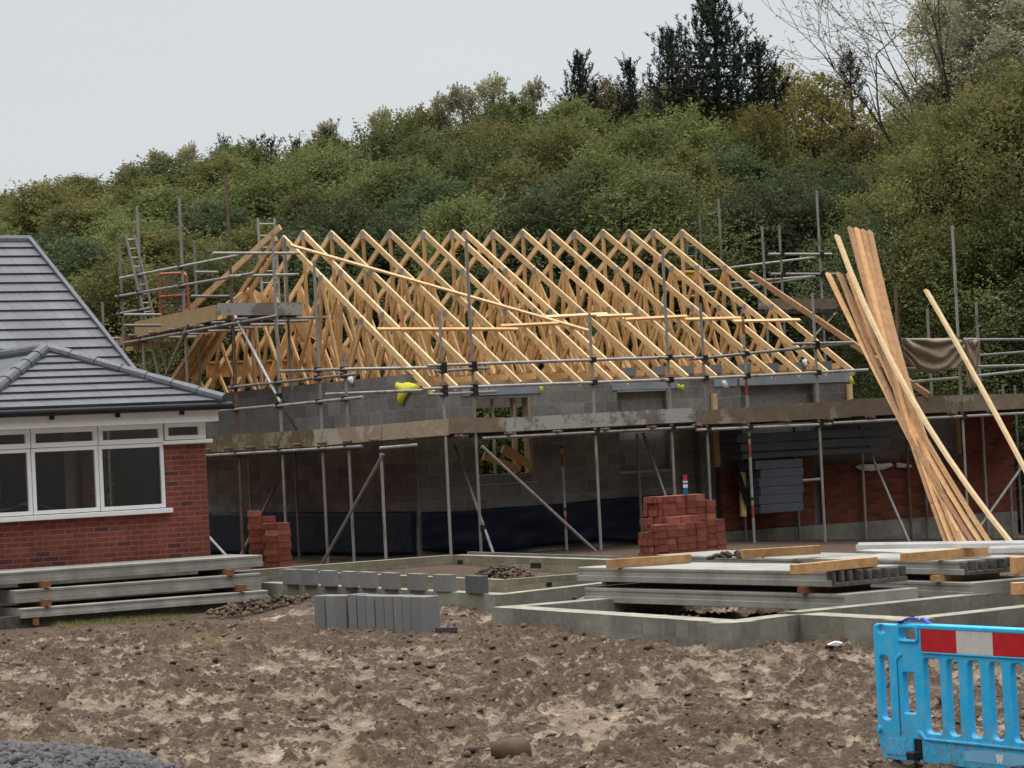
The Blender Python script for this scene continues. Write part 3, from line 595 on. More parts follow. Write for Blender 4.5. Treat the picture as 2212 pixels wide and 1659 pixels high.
# ---------------------------------------------------------------- scaffolding
R_=.0265
class Scaf:
    def __init__(s,label,loc): s.o=thing('scaffold',loc,label,'scaffold','tube scaffolds round the unfinished house'); s.st=[]
    def std(s,x,y,fn,zb=None,xb=None,yb=None,mat='scaffold_tube',name='standard',r=R_):
        a=fn(x,y); b=Vector((a.x,a.y,zb)) if zb is not None else fn(xb,yb)
        c=a+Vector((0,0,0)); mb=MB(); mb.tube(b,a,r); o=build(mb,name,mat,s.o); s.st.append((b,a,o))
        if b.z<1.0:
            bp=MB(); bp.obar(b+Zd*.004,Ud*.075,Wd*.075,Zd*.004); build(bp,'base_plate','coupler_steel',o)
        return o
    def tube(s,x1,y1,x2,y2,fn,fn2=None,name='ledger',mat='scaffold_tube',coup=True):
        a=fn(x1,y1); b=(fn2 or fn)(x2,y2); mb=MB(); mb.tube(a,b,R_); o=build(mb,name,mat,s.o)
        if coup:
            for (p,q,so) in s.st:
                # nearest approach of the two tubes
                d1=b-a; d2=q-p; r=a-p; A=d1.dot(d1); E=d2.dot(d2); f=d2.dot(r); c=d1.dot(r); bb=d1.dot(d2); den=A*E-bb*bb
                if den<1e-6: continue
                u=(bb*f-c*E)/den; v=(bb*u+f)/E
                if 0<=u<=1 and 0<=v<=1 and ((a+d1*u)-(p+d2*v)).length<.12:
                    m_=(a+d1*u+p+d2*v)/2; k=MB(); k.obar(m_,Ud*.048,Wd*.055,Zd*.045); k.tube(m_-Ud*.07+Zd*.02,m_+Ud*.07+Zd*.02,.012,6); build(k,'coupler','coupler_steel',so)
        return o
    def bars(s,name,mat,pts,fn,th=.038,inward=None):
        mb=MB(); mb.slab([fn(x,y) for x,y in pts],(inward if inward is not None else Wd)*th); return build(mb,name,mat,s.o)
OUT=-1.3
eu_=lambda x,y: B.u(x,y,OUT)                    # outer line of the end-wall scaffold
eo=lambda x,y: B.u(x,y,OUT-.055)                # ledgers are clipped outside the uprights
ei=lambda x,y: B.u(x,y,-.25)
fo=lambda x,y: B.v(x,y,-1.35)
fl=lambda x,y: B.v(x,y,-1.405)
fi=lambda x,y: B.v(x,y,-.30)
S=Scaf('grey tube scaffold with weathered toe boards wrapping the front and end walls',B.P(3,-1.3,.5))
S.std(488,370,eu_,.66,mat='rusty_tube'); S.std(588,503,eu_,.62); S.std(678,563,eu_,.6); S.std(744,765,eu_,.6)
S.std(615,516,ei,.55); S.std(823,978,eu_,.6); S.std(498,630,lambda x,y:B.u(x,y,-.35),.6,mat='rusty_tube'); S.std(537,990,ei,.6)
S.std(949,672,fo,.6); S.std(1007,520,fo,.6); S.std(1273,677,fo,.6,mat='scaffold_tube'); S.std(1431,540,fo,.5); S.std(1513,655,fo,.5)
S.std(1604,669,fo,.45,mat='banded_tube'); S.std(1755,632,fo,.4); S.std(2057,487,fo,.3)
S.std(1213,960,lambda x,y:B.v(x,y,-.5),.6,mat='banded_tube'); S.std(1376,936,fi,.55); S.std(1715,922,fi,.4); S.std(1860,944,fi,.35); S.std(1958,946,fi,.35,mat='rusty_tube'); S.std(1600,930,fi,.4)
S.std(1934,625,fo,2.6,mat='rusty_tube'); S.std(2003,667,fi,2.7); S.std(2108,652,fi,.3); S.std(1998,1036,fi,.3); S.std(2182,1042,fi,.2)
for a in ((494,837,771,808),(605,802,745,797.5),(588,878,784,858),(468,888,600,876)): S.tube(*a,eo)
S.tube(745,797.5,952,794,lambda x,y:B.u(x,y,-1.36),fl); S.tube(704,852,923,843,lambda x,y:B.u(x,y,-1.36),fl)
for a in ((923,790,1498,770),(1493,776,1843,741),(940,802,1056,795),(913,840,1498,818),(1426,822,1875,799),(925,853,1072,846),(1712,743,1843,740),(1954,797,2068,796),(1969,825,2070,816),(2112,734,2260,733),(2112,768,2260,757),(2112,792,2260,788),(2112,812,2260,795),(1941,734,2110,733)): S.tube(*a,fl)
for a in ((447,984,782,964),): S.tube(*a,eo)
for a in ((820,968,900,961),(1042,947,1500,923),(1504,929,1795,916),(1800,914,2260,890)): S.tube(*a,fl)
# transoms (short cross tubes) and the deck
for k_ in range(12):
    v_=-1.2+k_*.93; mb=MB(); mb.tube(B.P(-1.5,v_,2.655),B.P(-.12,v_,2.655),R_); build(mb,'transom','rusty_tube',S.o)
for k_ in range(15):
    u_=-.9+k_*.95; mb=MB(); mb.tube(B.P(u_,-1.55,2.655),B.P(u_,-.12,2.655),R_); build(mb,'transom','rusty_tube',S.o)
for r_i in range(5):
    for k_ in range(3):
        mb=MB(); mb.box(B,-1.24+r_i*.242,-1.003+r_i*.242,-.25+k_*3.3,3.04+k_*3.3,2.684,2.722); build(mb,'deck_board','board_dark',S.o)
    for k_ in range(4):
        mb=MB(); mb.box(B,-1.25+k_*3.7,2.44+k_*3.7,-1.285+r_i*.252,-1.04+r_i*.252,2.684,2.722); build(mb,'deck_board','board_dark',S.o)
# toe boards traced along the outer line
S.bars('toe_board','board_mossy',[(440,978),(683,964),(683,928),(440,943)],eu_,inward=Ud*-1)
S.bars('toe_board','board_pale',[(683,964),(828,951),(828,917),(683,928)],eu_,inward=Ud*-1)
S.bars('toe_board','board_pale',[(826,951),(968,940),(968,904),(826,917)],fo,inward=Wd*-1)
S.bars('toe_board','board_brown',[(968,937),(1091,932),(1091,902),(968,902)],lambda x,y:B.v(x,y,-1.36),inward=Wd*-1)
S.bars('toe_board','board_grey',[(1091,933),(1502,911),(1502,880),(1091,903)],fo,inward=Wd*-1)
S.bars('toe_board','board_brown',[(1502,918),(1836,902),(1836,864),(1502,888)],lambda x,y:B.v(x,y,-1.36),inward=Wd*-1)
S.bars('toe_board','board_brown',[(1836,900),(2077,889),(2077,853),(1836,862)],fo,inward=Wd*-1)
S.bars('toe_board','board_brown',[(2077,889),(2262,880),(2262,849),(2077,853)],lambda x,y:B.v(x,y,-1.365),inward=Wd*-1)
# raking braces
for (x1,y1,x2,y2,f1,f2) in ((828,981,693,1223,lambda x,y:B.u(x,y,-1.36),lambda x,y:B.u(x,y,-1.9)),(1041,964,1290,1194,lambda x,y:B.v(x,y,-1.42),lambda x,y:B.v(x,y,-1.5)),(982,961,1067,1199,fi,lambda x,y:B.v(x,y,-1.7)),
    (1389,936,1476,1178,fi,lambda x,y:B.v(x,y,-1.2)),(1855,920,1964,1171,fi,lambda x,y:B.v(x,y,-1.6)),(2210,1005,2118,1136,lambda x,y:B.v(x,y,-1.2),lambda x,y:B.v(x,y,-1.3)),(453,1161,497,1209,lambda x,y:B.u(x,y,-1.6),lambda x,y:B.u(x,y,-1.8)),
    (602,1037,520,1200,ei,lambda x,y:B.u(x,y,-1.0)),(494,657,605,868,eo,eo),(605,868,641,928,eo,ei),(407,699,355,818,eo,eo)):
    S.tube(x1,y1,x2,y2,f1,f2,name='brace')
S.tube(1655,1044,1771,1035,lambda x,y:B.v(x,y,-.9),name='stub_tube',coup=False)
# raised lift at the left (rear) end
S2=Scaf('tall rear left scaffold lift with yellow-brown toe boards above the end wall',B.P(-1.3,7,.5))
for (x,y) in ((258,526),(296,447),(387,430)): S2.std(x,y,eu_,.6)
S2.std(419,525,lambda x,y:B.u(x,y,.0),4.0); S2.std(221,652,lambda x,y:B.u(x,y,-1.3),.6)
for a in ((260,601,518,551),(250,641,549,590),(254,678,327,665),(268,741,600,682)): S2.tube(*a,eo)
for a in ((459,547,647,547),(494,597,645,593)): S2.tube(*a,lambda x,y:B.v(x,y,3.6))
for a in ((421,588,471,588),(412,640,496,640),(268,680,347,680),(268,703,347,703)): S2.tube(*a,lambda x,y:B.v(x,y,6.3),coup=False)
S2.bars('toe_board','board_yellow',[(295,729),(470,691),(470,658),(295,695)],eu_,inward=Ud*-1)
S2.bars('toe_board','board_grey',[(469,681),(650,681),(650,653),(469,655)],lambda x,y:B.v(x,y,3.62),inward=Wd*-1)
S2.bars('end_board','board_yellow',[(250,747),(268,745),(268,727),(250,729)],eu_,.6,inward=Ud)
S2.bars('toe_board','board_yellow',[(264,752),(330,741),(400,739),(400,746),(264,760)],lambda x,y:B.u(x,y,-.9),inward=Ud*-1)
for r_i in range(4):
    mb=MB(); mb.box(B,-1.22+r_i*.245,-1.0+r_i*.245,3.6,9.6,4.97,5.008); build(mb,'deck_board','board_dark',S2.o)
for k_ in range(7):
    mb=MB(); mb.tube(B.P(-1.5,3.7+k_*.95,4.94),B.P(.45,3.7+k_*.95,4.94),R_); build(mb,'transom','scaffold_tube',S2.o)
mb=MB(); mb.tube(B.u(268,601,-1.3),B.u(268,601,-1.3)+Vector((.35,0,.02)),.03); build(mb,'blue_sleeve','turquoise_paint',S2.o)
# rear right lift
S3=Scaf('rear right scaffold tower rising past the last roof truss',B.P(11.5,6,.5))
r1=lambda x,y:B.v(x,y,4.9); r2=lambda x,y:B.u(x,y,12.3)
for (x,y) in ((1646,488),(1683,486),(1764,411)): S3.std(x,y,r1,.3,mat='scaffold_tube')
for (x,y) in ((1511,462),(1552,429)): S3.std(x,y,r2,.3)
for a in ((1660,549,1797,549),(1665,592,1810,592)): S3.tube(*a,lambda x,y:B.v(x,y,4.85))
for a in ((1500,588,1760,556),(1430,622,1760,597),(1480,640,1760,597.5)): S3.tube(*a,lambda x,y:B.u(x,y,12.25))
S3.bars('toe_board','board_brown',[(1640,668),(1806,667),(1806,645),(1640,645)],lambda x,y:B.v(x,y,4.8))
S3.bars('deck_board','board_dark',[(1640,672),(1806,671),(1806,676),(1640,678)],lambda x,y:B.v(x,y,4.8),1.2)
S3.tube(1806,676,1745,740,r1,name='brace')
for (x,y) in ((2166,830),(2192,832)): S3.std(x,y,lambda x,y:B.v(x,y,1.5),.2)

# ladders
def ladder(a0,a1,b0,b1,n,mat,label):
    t_=thing('ladder',a1,label,'ladder','site ladders')
    for p,q in ((a0,a1),(b0,b1)):
        mb=MB(); mb.bar(p,q,.03,.065,Wd); build(mb,'stile',mat,t_)
    for i in range(n):
        s=(i+.5)/n; mb=MB(); mb.tube(lerp(a0,a1,s),lerp(b0,b1,s),.015,8); build(mb,'rung',mat,t_)
f6=lambda x,y:B.u(x,y,-.7)
simple('aluminium',(.42,.42,.40),.45,.3,var=.15,nscale=6)
lu=lambda x,y:B.v(x,y,8.2)
ladder(lu(271,508),lu(350,840),lu(290,507),lu(368,838),17,'aluminium','grey ladder leaning on the rear left scaffold corner')
l2=lambda x,y:B.v(x,y,9.2)
ladder(l2(557,471),l2(570,700),l2(593,471),l2(606,700),9,'aluminium','aluminium ladder standing above the first roof truss')
l3=lambda x,y:B.v(x,y,9.6)
ladder(l3(1484,520),l3(1474,830),l3(1503,520),l3(1494,830),14,'aluminium','grey ladder seen through the right-hand trusses')
# orange loading gate frame and yellow gate
gt_=thing('loading_gate',eu_(376,690),'orange-red framed mesh gate on the raised left scaffold','gate')
gp=lambda x,y:B.u(x,y,-1.15)
c4=[gp(348,690),gp(344,600),gp(347,592),gp(398,589),gp(403,596),gp(409,672)]
mb=MB(); mb.path(c4,.024); mb.tube(gp(345,641),gp(405,637),.024); build(mb,'frame','rusty_frame',gt_)
mb=MB()
for i in range(9): mb.tube(gp(351+i*5.6,595),gp(353+i*5.6,685-i*1.6),.006,5)
for i in range(16): mb.tube(gp(346,600+i*5),gp(403,596+i*5),.006,5)
build(mb,'mesh','rusty_tube',gt_)
yg=thing('ladder_gate',B.v(1480,670,8.6),'yellow safety gate frame behind the right-hand trusses','gate')
yp=lambda x,y:B.v(x,y,8.6)
mb=MB(); mb.path([yp(1453,690),yp(1451,600),yp(1455,588),yp(1500,588),yp(1506,600),yp(1508,690)],.035); mb.tube(yp(1452,640),yp(1507,640),.03); build(mb,'frame','yellow_paint',yg)
mb=MB(); mb.slab([yp(1455,606),yp(1504,606),yp(1504,590),yp(1455,590)],Wd*.03); build(mb,'top_panel','yellow_paint',yg)

# hessian sheets on the right-hand guard rail
def cloth(pts_t,pts_b,label,mat='hessian_fold',amp=.06,fq=1.5):
    o=drape('hessian_sheet',pts_t,pts_b,lambda x,y:B.v(x,y,-1.43),mat,None,amp,48,30,fq,True); return tag(o,label,'cloth','hessian sheets on the guard rail')
cloth([(1939,731),(1980,735),(2030,733),(2075,736)],[(1948,784),(1975,801),(2005,806),(2040,800),(2072,790)],'brown hessian sheet sagging between guard rails right of the leaning battens',amp=.11)
cloth([(2078,733),(2090,737),(2100,735),(2110,734)],[(2082,838),(2092,842),(2100,836),(2106,780)],'narrow bunched hessian sheet hanging beside the tall scaffold pole',amp=.08,fq=4)

# insulation and slab pile in front of the right wall
def slabthing(name,x1,y1,x2,y2,h,v0,v1,mat,label,cat,group):
    a=B.v(x1,y1,v0); b=B.v(x2,y2,v0); ua=B.inv(a)[0]; ub=B.inv(b)[0]; z=B.inv(a)[2]; mb=MB(); mb.box(B,ua,ub,v0,v1,z-h,z); o=build(mb,name,mat,bevel=.012); return tag(o,label,cat,group)
names=['topmost long','second long','third long']
for i,(x1,x2,y,h_) in enumerate(((1592,1922,938,.15),(1600,1927,958,.15),(1604,1890,979,.11))):
    slabthing('insulation_pack',x1,y,x2,y-4,h_,-.95+.06*i,-.42,'insulation',f'{names[i]} grey insulation pack on the pile against the right-hand wall','insulation','grey insulation packs')
for i in range(6):
    x1=1640-(8 if i==0 else 0)+3*(i%2); 
    slabthing('insulation_pack',x1,996+i*19.0,1734+2*(i%2),996+i*19.0-3,.155,-.95,-.40,'insulation',f'{["uppermost","second","third","fourth","fifth","lowest"][i]} short grey pack in the pile beneath the long insulation packs','insulation','grey insulation packs')
rag('foil_sheet',[(1846,1008),(1862,1003),(1885,1004),(1922,1000),(1927,1006),(1910,1014),(1880,1018),(1858,1015)],fv(-.28),'white_cloth','crumpled pale sheet laid on top of the part-built brick leaf','plastic sheet')
rag('foil_sheet',[(1935,1000),(1950,1003),(1968,1004),(1970,1010),(1950,1010),(1936,1010)],fv(-.28),'white_cloth','smaller pale crumpled scrap on the brick leaf near the battens','plastic sheet')
mb=MB(); mb.bar(B.v(1604,1020,-.5),B.v(1606,1116,-.62),.06,.10,Ud); o=build(mb,'timber_offcut','truss_timber'); tag(o,'short pale timber propped against the brick leaf left of the grey packs','timber')
mb=MB(); mb.slab([B.v(1586,1022,-.55),B.v(1600,1022,-.55),B.v(1626,1098,-.7),B.v(1612,1090,-.7)],Wd*.02); o=build(mb,'membrane_strip','black_plastic'); tag(o,'black membrane strip drooping beside the grey packs','membrane')
for i in range(7):
    p=B.P(9.9+i*.34,-.9,2.722); mb=MB(); mb.box(B,9.9+i*.34,10.11+i*.34,-1.12,-1.0,2.724,2.94+.05*(i%3)); o=build(mb,'brick','orange_brick',uv=True); tag(o,f'loose {["orange-red","dull red","brown-red","orange","dark red","pale red","red"][i]} brick stood on the right-hand scaffold deck behind the toe board','brick','loose bricks on the scaffold deck')

# ---------------------------------------------------------------- long battens leaning on the scaffold
bt=[(1785,592,1930,878,2094,1171,'far left'),(1806,592,1925,815,2146,1171,'second'),(1800,511,1885,697,2194,1171,'long crossing'),(1826,494,1946,878,2050,1171,'tallest'),(1838,496,1954,878,2062,1171,'second tallest'),(1850,500,1966,878,2078,1171,'third tallest'),(1862,503,1976,878,2086,1171,'rightmost of the steep'),(1795,594,1905,815,2112,1171,'inner'),(1812,596,1952,878,2128,1171,'middle shallow')]
lbs=['leftmost leaning batten, its top beside the tall rear pole','second leaning batten from the left in the lower-topped bunch','pale-topped leaning batten standing apart between the two bunches','leaning batten with the highest top in the steep bunch','steep leaning batten just right of the highest-topped one','third leaning batten in the steep bunch','rightmost leaning batten of the steep bunch','leaning batten tucked between the two lowest-topped ones','rearmost leaning batten of the lower-topped bunch']
def batten(x1,y1,x2,y2,x3,y3,label,k,wd=.10,th=.05):
    A=fl(x1,y1)-Wd*(.05+.03*k); C_=onz(x3,y3+14,.52); dB=(fl(x2,y2)-Wd*.1)
    # middle point keeps the sag of the photo: depth interpolated between foot and head
    s=(y2-y1)/(y3+14-y1); Yc=lerp(A,C_,s).y; Bm=onY(x2,y2,Yc); pts=[]
    for i in range(11):
        t_=i/10; # quadratic through A,Bm,C
        l0=(t_-s)*(t_-1)/(s); l1=t_*(t_-1)/(s*(s-1)); l2_=t_*(t_-s)/(1-s); pts.append(A*l0+Bm*l1+C_*l2_)
    mb=MB(); 
    for i,p in enumerate(pts):
        d=(pts[min(i+1,10)]-pts[max(i-1,0)]).normalized(); sx=d.cross(Wd).normalized()*wd/2; sy=sx.cross(d).normalized()*th/2
        mb.v += [tuple(p-sx-sy),tuple(p+sx-sy),tuple(p+sx+sy),tuple(p-sx+sy)]
    for i in range(10):
        for j in range(4): mb.f.append((i*4+j,i*4+(j+1)%4,i*4+4+(j+1)%4,i*4+4+j))
    mb.f.append((3,2,1,0)); mb.f.append((40,41,42,43))
    o=build(mb,'timber_batten',['batten_timber','batten_timber','batten_pale','batten_brown','batten_timber','batten_brown','batten_timber','batten_brown','batten_timber'][k] if 'single' not in label else 'batten_pale'); tag(o,label,'batten','timber battens leaning on the scaffold'); return o
for k,(a,lb) in enumerate(zip(bt,lbs)): batten(*a[:6],lb,k)
batten(1997,628,2142,878,2290,1150,'single leaning batten standing apart at the far right',0)

# ---------------------------------------------------------------- foundations
def seg(mb,p,q,zt,zb,th,side=1,ext0=0,ext1=0):
    d=(Vector((q.x,q.y,0))-Vector((p.x,p.y,0))); d.normalize(); n_=Vector((-d.y,d.x,0))*side*th; a=Vector((p.x,p.y,zb))-d*ext0; b=Vector((q.x,q.y,zb))+d*ext1; h=Vector((0,0,zt-zb))
    mb.hexa([a,b,b+n_,a+n_,a+h,b+h,b+n_+h,a+n_+h] if side>0 else [a+n_,b+n_,b,a,a+n_+h,b+n_+h,b+h,a+h])
def found(pts,zt,zb,th,name,mat,label,parent=None,capm='mortar_top',side=1,cap=True):
    t_=parent or thing('foundation_wall',pts[0].lerp(pts[-1],.5),label,'foundation wall','block foundation walls on the site')
    for i,(p,q) in enumerate(zip(pts,pts[1:])):
        mb=MB(); seg(mb,p,q,zt+.0007*i,zb,th,side,0,.0 if i<len(pts)-2 else 0); build(mb,name,mat,t_,uv=True)
        if cap: mb=MB(); seg(mb,p,q,zt+.010+.0007*i,zt+.002+.0007*i,th-.02,side); build(mb,'mortar_bed',capm,t_)
    return t_
Z1=.62
A_,B_,C_,D_,E_=[onz(*q,Z1) for q in ((1062,1313),(1580,1348),(1726,1329),(1965,1342),(1262,1296))]
# the run A-B-C-D is seen on its outer face; thickness goes inward (to the back)
found([A_,B_],Z1,.0,.30,'wall_run','block_foundation','nearest grey block foundation wall with pale top, left of the blue barrier',side=1)
found([B_,C_],Z1-.002,.0,.30,'wall_run','block_foundation','short return of the nearest foundation wall facing the camera\'s right',side=1)
found([C_,D_],Z1-.001,-.1,.30,'wall_run','block_foundation','foundation wall run that passes behind the blue barrier\'s left end',side=1)
dU=(E_-A_).normalized(); found([A_+Vector((0,0,0)),A_+dU*6.5],Z1-.003,.0,.30,'wall_run','block_foundation','foundation wall running back under the left slab stack',side=-1)
F_=onz(1730,1325,Z1); G_=onz(2193,1279,Z1); found([F_,F_+(G_-F_)*1.25],Z1+.004,.0,.28,'wall_run','block_foundation','foundation wall running back between the two slab stacks and barrier',side=1)
F2_=onz(2040,1332,Z1); G2_=onz(2212,1313,Z1); found([F2_-(G2_-F2_)*.5,F2_+(G2_-F2_)*2.5],Z1-.004,-.1,.28,'wall_run','block_foundation','foundation wall behind the barrier\'s red and white strip',side=1)
# middle bay
Z2=.65
a1,a2,a3,a4=[onz(*q,Z2) for q in ((564,1260),(1081,1286),(1215,1273),(1330,1258))]
t2=found([a1,a2],Z2,.1,.22,'wall_run','block_foundation','long low foundation wall carrying a row of loose grey blocks',side=1)
a4=a2+(a4-a2)*1.25; found([a2,a4],Z2-.002,.1,.22,'wall_run','block_foundation','low foundation wall receding right behind the stack of upright blocks',side=1)
Z3=.76
b1,b2,b3=[onz(*q,Z3) for q in ((609,1228),(981,1200),(1330,1211))]
b1=b1-(b2-b1)*.25
found([b1,b2],Z3,.2,.20,'wall_run','block_course','rear left foundation wall of the middle bay, yellowish block courses',side=1)
t3=found([b2,b3+(b3-b2)*1.2],Z3-.002,.2,.20,'wall_run','block_course','rear right foundation wall of the middle bay with a vent hole',side=1)
c1,c2,c3=[onz(*q,Z3-.02) for q in ((865,1245),(1081,1254),(1245,1241))]
c3=c2+(c3-c2)*1.5; c1=c2+(c1-c2)*2.1
found([c1,c2],Z3-.02,.2,.12,'wall_run','block_course','inner block leaf with mortar top behind the row of loose blocks',side=1)
t4=found([c2,c3],Z3-.022,.2,.12,'wall_run','block_course','inner block leaf receding right towards the slab stack',side=1)
def vent(x,y,w_,h_,z,par):
    p=onz(x,y,z-.12); mb=MB(); d=Ud; mb.obar(p-Wd*.004,Ud*w_,Wd*.012,Zd*h_); build(mb,'vent_hole','black_plastic',par)
def vent2(x0,y0,x1,y1,p,q,par):
    d=q-p; d.z=0; d.normalize(); n_=Vector((-d.y,d.x,0)); pts=[]
    for (x,y) in ((x0,y1),(x1,y1),(x1,y0),(x0,y0)):
        r_=ray(x,y); t_=Vector((p.x,p.y,0)).dot(n_)/r_.dot(n_); pts.append(Vector((r_.x*t_,r_.y*t_,EYE+r_.z*t_))-n_*.003)
    mb=MB(); mb.slab(pts,n_*.02); build(mb,'vent_hole','black_plastic',par)
vent2(1146,1216,1169,1227,b2,b3,t3); vent2(988,1210,1000,1219,b2,b3,t3); vent2(1180,1258,1192,1267,c2,c3,t4)
# single blocks standing along the wall
xs=[(609,646),(647,689),(691,734),(736,772),(774,819),(822,866),(878,925),(934,981),(1004,1046)]
ord9=['first','second','third','fourth','fifth','sixth','seventh','eighth']
dv=(a2-a1).normalized(); nb=Vector((-dv.y,dv.x,0))
for i,(x1,x2) in enumerate(xs):
    yb=lambda x: 1264+(x-609)*(21/437.)
    p=onz(x1+ (0 if i<8 else 0),yb(x1)-2,Z2+.01); q=onz(x2-10,yb(x2)-2,Z2+.01); ln=.36; a=p+dv*.02
    jit=random.uniform(-.10,.07); dd=(dv+nb*jit).normalized(); nn=Vector((-dd.y,dd.x,0)); L_=min((q-p).length*.95,.42)
    mb=MB(); h_=Vector((0,0,.215)); mb.hexa([a,a+dd*L_,a+dd*L_+nn*.10,a+nn*.10,a+h_,a+dd*L_+h_,a+dd*L_+nn*.10+h_,a+nn*.10+h_])
    o=build(mb,'concrete_block','dark_block' if i==8 else 'new_block',bevel=.006)
    tag(o,'dark grey block at the right end of the row standing on the low wall' if i==8 else f'{ord9[i]} loose grey block from the left in the row on the low wall','block','loose blocks set out along the low wall')
# course of blocks lying beyond the middle bay
for i in range(6):
    x1=1022+i*52; p=onz(x1,1191.5+i*1.6,.80); q=onz(x1+48,1191.5+(i+1)*1.6,.80); mb=MB(); h_=Vector((0,0,-.1)); n_=Wd*.2
    mb.hexa([p+h_,q+h_,q+h_+n_,p+h_+n_,p,q,q+n_,p+n_]); o=build(mb,'concrete_block','new_block',bevel=.006); tag(o,f'{ord9[i]} from the left of six flat grey blocks laid beyond the middle foundation','block','flat blocks beyond the middle foundation')
# upright blocks pack
ex=[525,582,635,690]; ex2=[701,752,805,855,907,960,1012,1062,1122,1158]
ed=[(a,b,0) for a,b in zip(ex,ex[1:])]+[(a,b,1) for a,b in zip(ex2,ex2[1:])]
w12=['first','second','third','fourth','fifth','sixth','seventh','eighth','ninth','tenth','eleventh']
for i,(za,zb_,g) in enumerate(ed):
    xa=493.7+za*.372; xb=493.7+zb_*.372
    by=lambda x:(1367+(x-689)*.03)
    p=ground_at(xa,by(xa)); q=ground_at(xb,by(xb)); 
    if g==0: p=p+Wd*.10*(690-za)/165; q=q+Wd*.10*(690-zb_)/165
    p.z=q.z=min(p.z,q.z)-.02; d=(q-p); d.z=0; n_=Vector((-d.y,d.x,0)).normalized()*.21; h_=Vector((0,0,.455+random.uniform(-.008,.008)+(0.005 if g else -.01))); g_=d*.03
    jt=Wd*random.uniform(-.012,.012)
    mb=MB(); mb.hexa([p+g_+jt,q-g_+jt,q-g_+n_+jt,p+g_+n_+jt,p+g_+h_+jt,q-g_+h_+jt,q-g_+n_+h_+jt,p+g_+n_+h_+jt]); o=build(mb,'concrete_block','new_block',bevel=.007)
    tag(o,'rightmost upright grey block in the pack on the mud' if i==len(ed)-1 else f'{w12[i]} upright grey block from the left in the pack on the mud','block','pack of blocks stood on end in the mud')
# mud and rubble heaps inside the foundations
def heap(x,y,z,rx,ry,h,n,smin,smax,mat,label):
    c=onz(x,y,z); a=rng.random(n)*6.28; r=np.sqrt(rng.random(n)); X=c.x+np.cos(a)*r*rx; Y=c.y+np.sin(a)*r*ry; Z=z+h*(1-r**2)*(.7+.5*rng.random(n))
    tag(lumps('rubble_heap' if smax>.08 else 'soil_heap',np.stack([X,Y,Z],-1),smin+(smax-smin)*rng.random(n)**2,mat,2 if smax>.08 else 1,.8,.22),label,'rubble' if smax>.08 else 'soil',kind='stuff')
heap(1085,1258,.62,.55,.6,.20,900,.012,.04,'clod','mound of brown soil inside the middle foundation bay')
heap(1345,1345,.30,.95,.8,.30,420,.03,.11,'rock','brown stones and clay lumps inside the nearest foundation')
heap(1180,1395,.20,1.4,.25,.05,160,.02,.07,'rock','scatter of stones at the foot of the nearest foundation wall')
heap(1450,1400,.13,1.0,.35,.16,500,.02,.06,'clod','low ridge of dug mud against the nearest foundation wall')
heap(1790,1425,.08,1.2,.5,.13,600,.02,.07,'clod','dug mud ridge left of the blue barrier')
heap(600,1318,.38,1.0,.5,.16,500,.015,.05,'clod','low mud bank at the right end of the plank stack')
heap(1000,1330,.36,.5,.2,.08,60,.03,.08,'rock','broken stones at the foot of the low wall right of the upright blocks')

# ---------------------------------------------------------------- precast planks
def plank(fl_,fr_,depth,th,label,mat='precast',group=None,ribs=0,mb_side=True,parent=None,nd=None):
    d=(fr_-fl_); d.z=0; d.normalize(); n_=Vector((-d.y,d.x,0)); n_=n_ if n_.y>0 else -n_; L_=(fr_-fl_).length; z=fl_.z
    t_=thing('precast_plank',Vector((fl_.x,fl_.y,z-th)),label,'concrete plank',group)
    P=lambda s,t,h:Vector((fl_.x,fl_.y,0))+d*s+n_*t+Vector((0,0,h)); e_=.12 if ribs else 0
    def bx(m,s0,s1,t0,t1,h0,h1): m.hexa([P(s0,t0,h0),P(s1,t0,h0),P(s1,t1,h0),P(s0,t1,h0),P(s0,t0,h1),P(s1,t0,h1),P(s1,t1,h1),P(s0,t1,h1)])
    m=MB(); bx(m,0,L_-e_,0,depth,z-th,z); o=build(m,'body',mat,t_,bevel=.008)
    m=MB(); bx(m,0,L_-e_*.3,-.022,0,z-th+.003,z-th*.58); bx(m,.0,L_-e_,-.008,0,z-th*.22,z-.004); build(m,'side_rib',mat,t_,bevel=.006)
    if ribs:
        m=MB(); bx(m,L_-e_,L_,0,depth,z-th,z-th*.72)
        for i in range(ribs+1):
            c=depth*i/ribs; wd=.022+random.uniform(-.004,.006); bx(m,L_-e_,L_-random.uniform(0,.03),max(0,c-wd),min(depth,c+wd),z-th*.72,z-.004-random.uniform(0,.015))
        build(m,'broken_end','cut_concrete',t_,bevel=.006)
    return t_
FRH=H
def hp(x,y,v): return H.v(x,y,v)
gp_='precast planks stacked in front of the brick house'
plank(hp(-60,1241.5,-1.45),hp(567,1208,-1.45),1.1,.165,'uppermost precast plank stacked in front of the brick house',group=gp_)
plank(hp(30,1276,-1.62),hp(563,1242,-1.62),1.1,.175,'middle precast plank of the stack before the brick house','precast',gp_)
plank(hp(46,1315,-1.78),hp(579,1278,-1.78),1.1,.135,'lowest and palest precast plank of the stack before the brick house','pale_concrete_top',gp_)
for (x,y,v,lb) in ((101,1262,-1.62,'left brown spacer under the top plank by the house'),(497,1237,-1.62,'right brown spacer under the top plank by the house'),(102,1302,-1.78,'left brown spacer over the lowest plank by the house'),(523,1270,-1.78,'right brown spacer over the lowest plank by the house'),(75,1343,-1.75,'brown ground bearer under the lowest plank by the house')):
    p=hp(x,y,v); mb=MB(); mb.hexa([p+Ud*a+Wd*b+Zd*c for c in (-.045,.045) for a,b in ((-.04,-.06),(.04,-.06),(.04,1.0),(-.04,1.0))]); o=build(mb,'timber_spacer','brown_bearer'); tag(o,lb,'timber spacer','timber spacers between precast planks')
